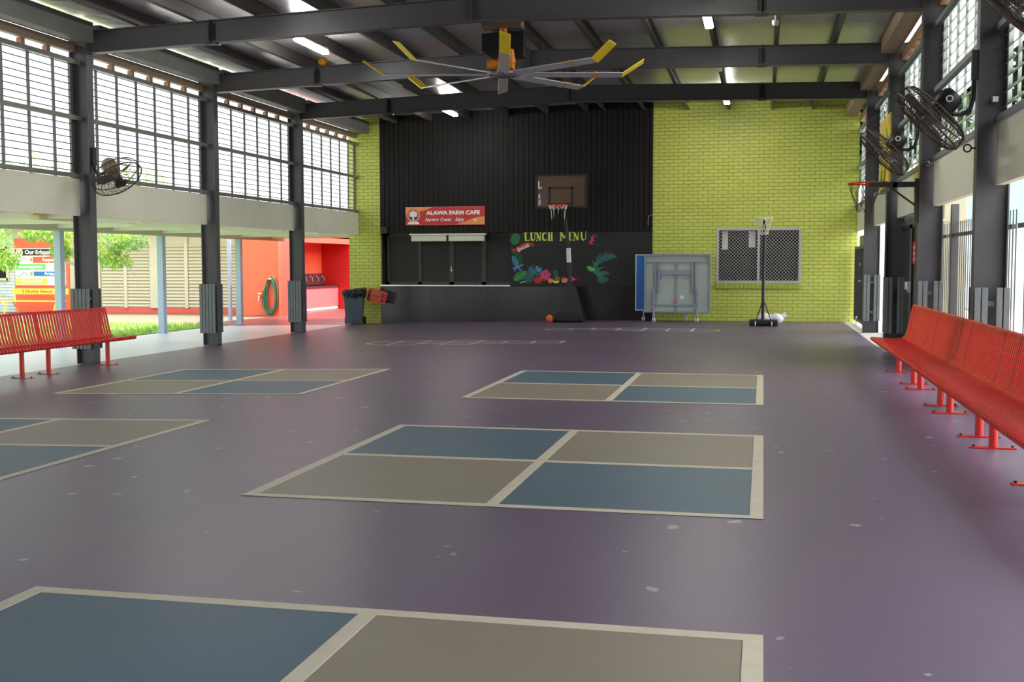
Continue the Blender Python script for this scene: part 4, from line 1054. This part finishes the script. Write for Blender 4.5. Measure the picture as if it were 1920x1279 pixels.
# school values sign
SB = BY - .08
t = thing('school_values_sign', 'colourful Our School Values board on the orange panel', 'sign', (-24.05, SB, .7))
b = MB(); b.box(-25.02, -23.09, SB, SB + .035, .695, 1.96); b.build('sign_board', mat('sign_pale_mint', (214, 236, 216), .5, 0, .02, 4), t, w=True)
def pan(nm, m, x0, x1, z0, z1, y=.004): b = MB(); b.box(x0, x1, SB - y, SB, z0, z1); return b.build(nm, m, t, w=True)
pan('heading_band', BLACK, -25.0, -23.11, 1.71, 1.93)
pan('red_band', mat('band_red', (238, 92, 52), .5), -24.32, -23.11, 1.46, 1.665)
pan('green_band', mat('band_green', (112, 204, 108), .5), -25.0, -23.84, 1.225, 1.425)
pan('blue_band', mat('band_blue', (30, 116, 174), .5), -24.3, -23.11, 1.01, 1.165)
pan('yellow_band', mat('band_yellow', (250, 200, 84), .5), -25.0, -23.78, .72, .93)
SWY = mat('sign_emblem_cream', (240, 234, 196), .5)
b = MB(); b.cyl((-24.83, SB - .012, 1.82), (-24.83, SB - .004, 1.82), .135, n=28); em = b.build('emblem_ring', SWY, t, w=True)
b = MB(); b.cyl((-24.83, SB - .015, 1.82), (-24.83, SB - .012, 1.82), .085, n=20); b.build('emblem_disc', mat('emblem_olive', (150, 140, 90), .5), em, w=True)
b = MB(); b.prism([(x, SB - .018, z) for x, z in disc(-24.83, 1.84, .05, .04, 12)], (0, .003, 0)); b.box(-24.84, -24.82, SB - .018, SB - .015, 1.76, 1.83); b.build('emblem_tree', SWH, em, w=True)
text('Our School Values', .19, SWH, t, (-23.84, SB - .006, 1.82), width=1.56, bold=.006)
text('Respect', .15, SWH, t, (-23.7, SB - .006, 1.56), width=.5, bold=.004)
text('Encouragement', .13, SWH, t, (-24.42, SB - .006, 1.325), width=.9, bold=.004)
text('Pride', .14, SWH, t, (-23.7, SB - .006, 1.085), width=.36, bold=.004)
text('Personal Best', .13, SWH, t, (-24.4, SB - .006, .825), width=.8, bold=.004)
for z, m, x0 in ((1.56, mat('squiggle_red', (190, 92, 92), .5), -24.95), (1.07, mat('squiggle_blue', (60, 110, 160), .5), -24.95), (1.32, MLGR, -23.3), (.83, MYEL, -23.3)):
    b = MB(); P = []
    for i in range(20):
        u = i / 19; P.append((x0 + u * (.46 if x0 < -24 else .16), SB - .006, z + .075 * math.cos(u * 6.5 + 2.2) * (1 if u < .75 else .5)))
    for p, q in zip(P[:-1], P[1:]): b.bar(p, q, .004, .028, (0, 1, 0))
    b.build('swirl', m, t, w=True)
for z in (1.57, 1.09): pan('star', MORG, -24.43, -24.35, z - .06, z + .06, .006)
# yellow buddy bench
YB = 33.6
t = thing('buddy_bench', 'yellow Buddy Bench with lettered backrest against the orange panel', 'bench', (-23.8, YB, OUT))
b = MB(); b.box(-24.75, -22.7, YB + .36, YB + .4, .40, .6); bk = b.build('backrest', YELLOW, t, w=True, bevel=.008)
text('Buddy Bench', .14, mat('bench_lettering', (150, 112, 40), .5), bk, (-23.78, YB + .356, .5), width=.95, bold=.003)
b = MB()
for x in (-24.4, -24.3, -23.15):
    b.ball((x, YB + .357, .55), .022, 8); b.box(x - .018, x + .018, YB + .355, YB + .358, .44, .53)
b.build('painted_figures', mat('bench_lettering_dark', (150, 112, 40), .5), bk, w=True)
b = MB()
for k in range(3): b.box(-24.85, -22.75, YB - .05 + k * .14, YB + .07 + k * .14, .16, .2)
b.build('seat', YELLOW, t, w=True, bevel=.006)
for x in (-24.75, -22.9):
    b = MB(); b.bar((x, YB - .03, .16), (x - .08, YB - .1, OUT), .05, .05); b.bar((x, YB + .3, .16), (x + .12, YB + .38, OUT), .05, .05); b.build('leg', YELLOW, t, w=True)
    b = MB(); b.bar((x + .05, YB + .32, .16), (x - .05, YB + .4, .62), .06, .05); b.build('back_support', YELLOW, t, w=True)
b = MB(); b.box(-25.15, -25.05, YB - .1, YB + .35, .34, .38); b.bar((-25.1, YB - .05, .36), (-24.98, YB - .05, .1), .05, .05); b.bar((-25.1, YB - .05, .12), (-24.8, YB - .05, .12), .05, .05); b.build('armrest', YELLOW, t, w=True)

# ------------------------------------------------------------------ orange toilet block with drinking trough alcove
CX = -14.75
t = thing('orange_block', 'orange and red painted block with a drinking trough alcove', 'building', (-15.5, 33, OUT))
b = MB(); b.box(-15.97, CX, 33.1, 33.25, OUT - .1, 2.9); b.box(-15.97, -15.9, 33.25, 34.0, OUT - .1, 2.9); b.build('front_wall', ORANGE, t, w=True)
b = MB(); b.box(CX - .15, CX, 33.25, 34.1, OUT - .1, 2.9); b.box(CX - .15, CX, 34.1, 39.6, 2.12, 2.9); b.box(CX - .5, CX, 39.6, 41.5, OUT - .1, 2.9); b.build('side_wall', ORRED, t, w=True)
b = MB(); b.box(CX - 1.25, CX - 1.15, 34.0, 39.6, OUT - .1, 2.6); b.build('alcove_wall', ORANGE, t, w=True)
SHADED_RED = mat('shaded_red_paint', (196, 30, 26), .6)  # red with the shade of the alcove put into the colour
for y in (39.5, 34.0):
    b = MB(); b.box(CX - 1.15, CX - .05, y, y + .1, OUT - .1, 2.6); b.build('alcove_end_wall', SHADED_RED, t, w=True)
b = MB(); b.box(CX - 1.2, CX, 34.0, 39.6, 2.3, 2.4); b.build('alcove_ceiling', SOFFIT, t, w=True)
b = MB(); b.box(-10.72, -10.64, 28.9, 46, -.4, 2.9); b.box(-14.8, -10.7, 45.6, 45.8, -.4, 2.9)
struct(b.build('wall_passage', ORRED, keep=True))
t = thing('drinking_trough', 'pink fronted drinking trough with a row of taps in the orange alcove', 'drinking trough', (CX - .5, 37, OUT))
b = MB(); b.box(CX - .62, CX - .5, 34.12, 39.48, OUT + .12, .56); b.build('trough_front', mat('trough_pink', (240, 124, 126), .45), t, w=True)
b = MB(); b.box(CX - .6, CX - .52, 34.12, 39.48, OUT, OUT + .12); b.build('trough_kerb', WHITE, t, w=True)
b = MB(); b.box(CX - 1.14, CX - .48, 34.12, 39.48, .56, .62); b.build('trough_top', mat('trough_steel', (96, 78, 80), .3, .5), t, w=True)
b = MB(); b.box(CX - 1.14, CX - 1.06, 34.12, 39.48, .66, 1.06); b.build('splashback', mat('splash_steel', (110, 84, 84), .35, .4), t, w=True)
for k in range(9):
    y = 34.6 + k * .56
    b = MB(); b.cyl((CX - 1.06, y, .92), (CX - .9, y, .92), .028, n=10); b.cyl((CX - .9, y, .94), (CX - .88, y, .78), .024, n=10); b.cyl((CX - .97, y, .92), (CX - .97, y, 1.0), .035, n=10); b.build('tap', METAL, t, smooth=True, w=True)
# hose, garden tap, small items on the orange wall
HX, HY = -14.99, 33.06
t = thing('garden_hose', 'long coiled green garden hose hanging on the orange wall', 'hose', (HX, HY, OUT))
b = MB()
for k in range(9):
    rx = .15 + .03 * (k % 5) + random.uniform(-.01, .02); rz = .56 + random.uniform(-.06, .05); cx = HX + random.uniform(-.03, .03); lean = random.uniform(-.05, .05)
    b.tube([(cx + rx * math.sin(q) * (.84 - .2 * math.cos(q)) + lean * math.cos(q), HY - .02 - .013 * k * .6, .42 + rz * math.cos(q)) for q in [2 * math.pi * i / 30 for i in range(30)]], .016, 6, True)
b.build('hose_coil', HOSE, t, smooth=True, w=True)
b = MB(); b.tube([(HX - .24, HY - .04, .6), (HX - .3, HY - .05, .1), (HX - .1, HY - .06, -.16), (HX - .5, HY - .2, OUT + .016), (HX - .85, HY - .2, OUT + .016)], .016, 6); b.build('hose_tail', HOSE, t, smooth=True, w=True)
b = MB(); b.box(HX - .06, HX + .06, HY - .12, HY + .04, .93, .97); b.build('hose_hook', METAL, t, w=True)
t = thing('garden_tap', 'small metal garden tap on the orange wall left of the hose', 'tap', (-15.33, 33.06, .22))
b = MB(); b.cyl((-15.36, 33.1, .38), (-15.36, 32.95, .38), .03, n=12); b.cyl((-15.36, 32.97, .39), (-15.36, 32.94, .25), .024, n=10); b.build('tap_body', METAL, t, smooth=True, w=True)
b = MB(); b.cyl((-15.36, 33.02, .41), (-15.36, 33.02, .49), .02, n=8); b.box(-15.43, -15.29, 33.0, 33.04, .48, .505); b.build('tap_handle', METAL, t, w=True)
# ------------------------------------------------------------------ feathery tree beside the walkway
def leaf_cloud(blobs, per, size, m, name, parent, w=True, droop=.3):
    b = MB()
    for cx, cy, cz, rx, ry, rz in blobs:
        for i in range(per):
            while True:
                u, v, q = random.uniform(-1, 1), random.uniform(-1, 1), random.uniform(-1, 1)
                if u * u + v * v + q * q < 1: break
            p = Vector((cx + u * rx, cy + v * ry, cz + q * rz))
            d = Vector((random.uniform(-1, 1), random.uniform(-1, 1), random.uniform(-.7, .3) - droop)).normalized()
            s = d.cross(Vector((random.uniform(-.4, .4), random.uniform(-.4, .4), 1))).normalized()
            l = size * random.uniform(.7, 1.4)
            b.add([p, p + d * l * .5 + s * l * .2, p + d * l - Z3 * l * .12, p + d * l * .5 - s * l * .2], [(0, 1, 2, 3)])
    return b.build(name, m, parent, w=w)
t = thing('feathery_tree', 'light green feathery tree leaning over the lawn behind the left columns', 'tree', (-16.55, 25.2, OUT))
b = MB(); b.tube([(-16.55, 25.2, OUT), (-16.5, 25.2, .8), (-16.42, 25.15, 1.7), (-16.3, 25.1, 3.2)], [.11, .09, .08, .06], 10)
b.tube([(-16.42, 25.15, 1.5), (-16.9, 25.0, 1.85), (-17.5, 24.9, 2.2), (-18.2, 24.8, 2.5)], [.045, .04, .03, .015], 8); b.tube([(-16.42, 25.15, 1.9), (-15.7, 25.0, 1.95), (-15.2, 24.9, 1.6), (-14.75, 24.8, 1.15)], [.045, .035, .025, .01], 8); b.tube([(-16.45, 25.15, 1.35), (-17.0, 24.9, 1.6), (-17.4, 24.7, 1.7)], [.035, .03, .012], 8)
b.tube([(-16.3, 25.1, 3.2), (-15.2, 25, 3.9)], [.06, .02], 8); b.tube([(-16.3, 25.1, 3.0), (-17.8, 25, 3.8)], [.06, .02], 8)
b.build('trunk', BARK, t, smooth=True, w=True)
leaf_cloud([(-15.55, 25.0, 1.95, .55, .5, .3), (-14.95, 24.9, 2.0, .5, .4, .28), (-15.4, 25.0, 1.55, .45, .4, .22), (-16.8, 24.9, 2.1, .4, .4, .25), (-17.4, 24.8, 2.2, .4, .4, .2), (-18.5, 24.7, 2.0, .5, .5, .45), (-18.2, 24.7, 1.55, .3, .4, .25), (-16.85, 25, 1.75, .25, .3, .2), (-15.3, 25, 3.4, 1.4, 1, .5), (-17.6, 25, 3.6, 1.5, 1, .6)], 420, .11, LEAFL, 'crown', t)
def bush(x, y, z, r, h, label, cat, m, n=700, size=.3, nm='garden_tree'):
    t = thing(nm, label, cat, (x, y, z))
    b = MB(); b.tube([(x, y, z), (x + .1, y, z + h * .4), (x, y + .1, z + h * .8)], [.16, .12, .05], 8); b.build('trunk', BARK, t, smooth=True, w=True)
    bl = [(x + random.uniform(-.6, .6) * r, y + random.uniform(-.6, .6) * r, z + h * random.uniform(.45, .95), r * .7, r * .7, h * .22) for _ in range(8)]
    leaf_cloud(bl, n // 8 * 2, size, m, 'crown', t)
bush(-28.6, 31.3, OUT, 1.4, 4.5, 'dark leafy tree at the far left beside the weatherboard window', 'tree', LEAFD, 900, .28)
# ------------------------------------------------------------------ right hand side: fence, gates, yard
FX_ = 2.42
def fence(y0, y1, label, posts):
    t = thing('bar_fence', label, 'fence', (FX_, (y0 + y1) / 2, 0), 0, 'dark vertical bar fences on the right')
    b = MB(); y = y0 + .06
    while y < y1 - .03: b.box(FX_ - .005, FX_ + .005, y - .008, y + .008, .08, 1.945); y += .148
    b.build('bars', STEEL, t, w=True)
    for z in (.22, 1.75):
        b = MB(); b.box(FX_ - .05, FX_ - .01, y0, y1, z, z + .045); b.build('rail', STEEL_G, t, w=True)
    for y in posts:
        b = MB(); b.box(FX_ - .075, FX_ + .02, y - .05, y + .05, 0, 2.17); b.build('post', STEEL_G, t, w=True, bevel=.008)
fence(FR[1] + .2, 18.0 - 0.1, 'bar fence section right behind the second right column, mostly hidden', ())
fence(FR[0] + .2, FR[1] - .05, 'dark bar fence with square post between the two nearest right columns', (15.55,))
fence(7.63 + .2, FR[0] - .05, 'dark bar fence at the right photo edge above the bench back', ())
# double gate between second and third right columns
GX = 2.3
t = thing('double_gate', 'dark sheeted double gate with red notice between right columns', 'gate', (GX, 18.4, 0))
b = MB(); b.box(GX - .14, GX - .02, 20.2, 20.32, 0, 2.44); b.build('gate_post', BLACKM, t, w=True, bevel=.006)
b = MB(); b.box(GX - .05, GX, 16.1, 20.2, 2.02, 2.1); y = 16.2
while y < 20.2: b.box(GX - .01, GX + .01, y - .03, y + .03, 2.1, 2.36); y += .1
b.build('top_bars', STEEL_G, t, w=True)
for y0, y1 in ((18.95, 20.18), (16.2, 18.75)):
    b = MB(); b.box(GX - .02, GX, y0, y1, .1, 2.0); lf = b.build('gate_leaf', DKGREEN, t, w=True)
    b = MB()
    for a, c, d, e in ((y0, y0 + .05, .08, 2.02), (y1 - .05, y1, .08, 2.02), (y0, y1, .08, .14), (y0, y1, 1.96, 2.02)): b.box(GX - .045, GX - .02, a, c, d, e)
    b.build('leaf_frame', BLACKM, lf, w=True)
b = MB(); b.box(GX - .08, GX - .03, 18.78, 18.92, .95, 1.12); b.cyl((GX - .09, 18.97, 1.0), (GX - .09, 18.97, 1.12), .02, n=10); b.build('gate_lock', GALV, t, w=True)
b = MB(); b.box(GX - .03, GX - .021, 18.36, 18.72, 1.4, 1.74); nt_ = b.build('red_notice', mat('notice_red', (188, 62, 58), .5), t, w=True)
b = MB()
for z in (1.45, 1.54, 1.63): b.box(GX - .033, GX - .03, 18.42, 18.64, z, z + .05)
b.build('notice_symbols', mat('notice_pink', (226, 150, 146), .5), nt_, w=True)
# black gate by the end wall
GX = 2.13
t = thing('side_gate', 'dark side gate with bars shaped to pass daylight, against the green brick wall end', 'gate', (GX, 26.6, .04))
b = MB()
for a, c, d, e in ((24.7, 24.78, .08, 1.8), (28.1, 28.2, .08, 1.8), (24.7, 28.2, .08, .15), (24.7, 28.2, 1.73, 1.8), (26.6, 26.66, .08, 1.8)): b.box(GX - .02, GX + .03, a, c, d, e)
b.build('gate_frame', BLACKM, t, w=True)
b = MB(); y = 24.84
while y < 28.08: b.box(GX - .012, GX + .022, y - .004, y + .004, .15, 1.73); y += .12  # bars instead of a dark sheet, shaped to let daylight onto the wall
b.build('daylight_bars', BLACKM, t, w=True)
b = MB(); b.box(GX - .01, GX + .03, 24.7, 26.9, 1.8, 2.02); b.build('header_panel', DKGREEN, t, w=True)
b = MB(); b.box(GX - .06, GX - .02, 26.2, 26.5, 1.0, 1.04); b.box(GX - .05, GX - .02, 26.4, 26.46, 1.35, 1.42); b.build('gate_handle', METAL, t, w=True)
b = MB(); b.cyl((GX - .03, 27.2, 0), (GX - .03, 27.2, .2), .012, n=8); b.build('drop_bolt', GALV, t, w=True)
# thin rails across the gap beside the far right column
t = thing('gap_rail', 'two thin dark rails crossing the pale gap beyond the farthest right column', 'rail', (2.42, 22.2, 0))
for z in (.1, 1.74):
    b = MB(); b.box(2.4, 2.44, FR[2] + .3, FR[3] - .1, z, z + .05); b.build('rail', BLACKM, t, w=True)
for y in (FR[2] + .32, FR[3] - .12):
    b = MB(); b.box(2.4, 2.44, y - .02, y + .02, 0, 1.79); b.build('upright', BLACKM, t, w=True)
# wall mounted painted backboard with hoop
t = thing('wall_hoop', 'red hoop and painted backboard held out from the second right column', 'basketball hoop', (XR, FR[1] + .05, 2.4))
BX = 1.68
bm = mat('painted_board', (204, 178, 52), .5, 0, .3, 3.2, dirt=(188, 104, 52), dscale=2.0, damt=.9)
b = MB(); b.box(BX - .012, BX + .012, 16.5, 17.85, 2.45, 3.48); bd = b.build('backboard', bm, t, w=True)
b = MB()
for p in ([(17.2, 2.55), (17.0, 2.62), (16.9, 2.8), (17.05, 2.95)], [(17.5, 2.6), (17.4, 2.75), (17.45, 2.9), (17.6, 3.0)], [(16.8, 3.0), (16.75, 3.2), (16.9, 3.3)]): b.tube([(BX - .014, y, z) for y, z in p], .018, 6)
b.build('painted_swirl', mat('swirl_green', (132, 158, 40), .5, 0, .1, 9), bd, w=True)
rc = (1.37, 16.72, 2.53)
b = MB(); b.ring(rc, Z3, .225, .011, 36, 8); b.box(1.58, 1.67, 16.66, 16.78, 2.47, 2.55); rm = b.build('rim', REDRIM, t, smooth=True, w=True)
b = MB()
for k in range(10):
    a = 2 * math.pi * k / 10
    for s in (-1, 1): b.tube([Vector(rc) + Vector((math.cos(a + s * i * .3) * r, math.sin(a + s * i * .3) * r, z)) for i, (r, z) in enumerate([(.22, 0), (.18, -.14), (.13, -.28), (.1, -.4)])], .005, 4)
b.build('net', mat('dark_net_cord', (96, 84, 66), .8), rm, w=True)
b = MB(); b.box(1.36, XR, FR[1] + .02, FR[1] + .09, 2.42, 2.49); b.box(1.66, 1.72, FR[1] + .02, 17.6, 2.42, 2.48); b.build('support_arm', BLACKM, t, w=True)
b = MB(); b.bar((1.62, FR[1] + .05, 2.43), (XR - .02, FR[1] + .05, 2.16), .025, .025); b.build('diagonal_brace', BLACKM, t, w=True)
b = MB(); b.box(XR - .05, XR, FR[1] + .01, FR[1] + .12, 1.95, 2.53); b.build('arm_plate', BLACKM, t, w=True)
# small column fittings
b = MB(); b.ring((XR - .075, FR[0] + .08, 2.53), (0, 1, 0), .035, .008, 18, 6); b.cyl((XR - .04, FR[0] + .08, 2.53), (XR, FR[0] + .08, 2.53), .008, n=8)
o = b.build('eye_hook', BLACKM, smooth=True); tag(o, 'small black eye hook screwed into the nearest right column', 'hook')
b = MB(); b.box(XR + .13, XR + .18, FR[0] - .004, FR[0] + .077, 2.96, 3.01)
o = b.build('white_tag', WHITE); tag(o, 'tiny white square tag on the dark face of the nearest right column', 'tag')
b = MB(); b.ring((XR + .1, FR[1] - .006, 2.72), (0, 1, 0), .028, .009, 14, 5); b.box(XR + .1, XR + .17, FR[1] - .01, FR[1] + .077, 2.715, 2.735)
o = b.build('cable_clip', METAL); tag(o, 'small silver clip on the second right column below the fan', 'clip')
# yard beyond the fence
t = thing('white_building', 'pale building with teal gable roof seen through the gap above the double gate', 'building', (8.2, 46, -.1))
b = MB(); b.box(5.2, 11.2, 40, 52, -.1, 2.75); b.build('wall', PALEB, t, w=True)
b = MB(); b.prism([(4.9, 39.6, 2.7), (11.5, 39.6, 2.7), (8.2, 39.6, 5.2)], (0, 13, 0)); b.build('roof', mat('teal_roof', (150, 182, 188), .5, .1), t, w=True)
t = thing('garden_shed', 'pale blue sheet shed glimpsed in the gap beside the farthest right column', 'shed', (3.75, 36, -.1))
b = MB(); b.box(2.9, 4.6, 35, 37, -.1, 2.9); b.build('wall', PALEB, t, w=True)
b = MB(); b.box(2.8, 4.7, 34.9, 37.1, 2.9, 3.0); b.build('roof', GALV, t, w=True)
t = thing('yard_shed', 'low shed with corrugated roof behind the bar fence', 'shed', (6.2, 27, -.1))
b = MB(); b.box(5.2, 7.2, 20, 23.6, -.1, 1.9); b.build('wall', CREAM2, t, w=True)
b = MB()
for k in range(26): b.cyl((4.9, 19.8 + k * .15, 2.0), (7.4, 19.8 + k * .15, 2.2), .06, n=8)
b.build('corrugated_roof', GALV, t, w=True)
t = thing('cream_pier', 'cream block pier seen beyond the second right column', 'pier', (3.7, 23.3, 0))
b = MB(); b.box(3.35, 3.75, 23.0, 23.4, -.1, 3.2); b.build('pier_shaft', CREAM2, t, w=True, bevel=.01)
b = MB(); b.box(3.32, 3.78, 22.97, 23.43, 2.2, 2.26); b.build('pier_band', CREAM2, t, w=True)
TL = ['leafy green tree in the yard outside the right fence, nearest to the camera', 'huge dark tree far beyond the pale building, the one nearest the end wall', 'huge dark tree far beyond the pale building, second from the end wall', 'huge dark tree far beyond the pale building, third from the end wall', 'huge dark tree far beyond the pale building, farthest to the right']
for i, (x, y, h) in enumerate(((19, 12, 6.5), (3.5, 64, 21), (9.2, 62, 20), (14.9, 63, 21), (20.6, 61, 20))):
    bush(x, y, -.1, 2.4 if i == 0 else 2.6, h, TL[i], 'tree', LEAFL if i == 0 else LEAFD, 1500 if i == 0 else 4200, .42 if i == 0 else 1.0)
# ------------------------------------------------------------------ sky, sun, camera
w = bpy.data.worlds.new('sky'); SC.world = w; w.use_nodes = True
nt = w.node_tree; bg = nt.nodes['Background']
bg.inputs['Color'].default_value = (0.90, 0.95, 1.0, 1)
# hazy bright sky, brighter towards the sun side
tc = nt.nodes.new('ShaderNodeTexCoord'); dp = nt.nodes.new('ShaderNodeVectorMath'); dp.operation = 'DOT_PRODUCT'
dp.inputs[1].default_value = Vector((.86, .22, .46)).normalized(); nt.links.new(tc.outputs['Generated'], dp.inputs[0])
mr = nt.nodes.new('ShaderNodeMapRange'); mr.inputs['From Min'].default_value = .1; mr.inputs['From Max'].default_value = .95; mr.inputs['To Min'].default_value = 2.5; mr.inputs['To Max'].default_value = 7.5
mr.interpolation_type = 'SMOOTHSTEP'
nt.links.new(dp.outputs['Value'], mr.inputs['Value']); nt.links.new(mr.outputs[0], bg.inputs['Strength'])
sun = bpy.data.lights.new('sun', 'SUN'); sun.energy = 5.0; sun.angle = R(1.2); sun.color = (1.0, .96, .88)
so = bpy.data.objects.new('sun', sun); COL.objects.link(so)
d = Vector((-.36, -.08, -1)).normalized(); so.rotation_euler = d.to_track_quat('-Z', 'Y').to_euler(); so.location = (-20, 0, 30)

cam = bpy.data.cameras.new('camera'); co = bpy.data.objects.new('camera', cam); COL.objects.link(co)
yaw, pitch, roll = .2173, -.0682, -.0015
fw = Vector((-math.sin(yaw) * math.cos(pitch), math.cos(yaw) * math.cos(pitch), math.sin(pitch)))
r0 = fw.cross(Z3).normalized(); u0 = r0.cross(fw)
rr = r0 * math.cos(roll) + u0 * math.sin(roll); uu = -r0 * math.sin(roll) + u0 * math.cos(roll)
Mx = Matrix((rr, uu, -fw)).transposed().to_4x4(); Mx.translation = Vector((0, 0, 1.42)); co.matrix_world = Mx
cam.sensor_width = 36.0; cam.sensor_fit = 'HORIZONTAL'; cam.lens = 2131.6 / 1920 * 36; cam.clip_end = 400; cam.clip_start = .05
SC.camera = co
SC.view_settings.view_transform = 'Standard'; SC.view_settings.look = 'None'; SC.view_settings.gamma = 1.0; SC.view_settings.use_curve_mapping = False
SC.view_settings.exposure = 0.0
SC.cycles.use_denoising = True
SC.cycles.max_bounces = 10; SC.cycles.diffuse_bounces = 6; SC.cycles.transparent_max_bounces = 24; SC.cycles.glossy_bounces = 4
SC.cycles.sample_clamp_indirect = 8.0; SC.cycles.caustics_reflective = False; SC.cycles.caustics_refractive = False
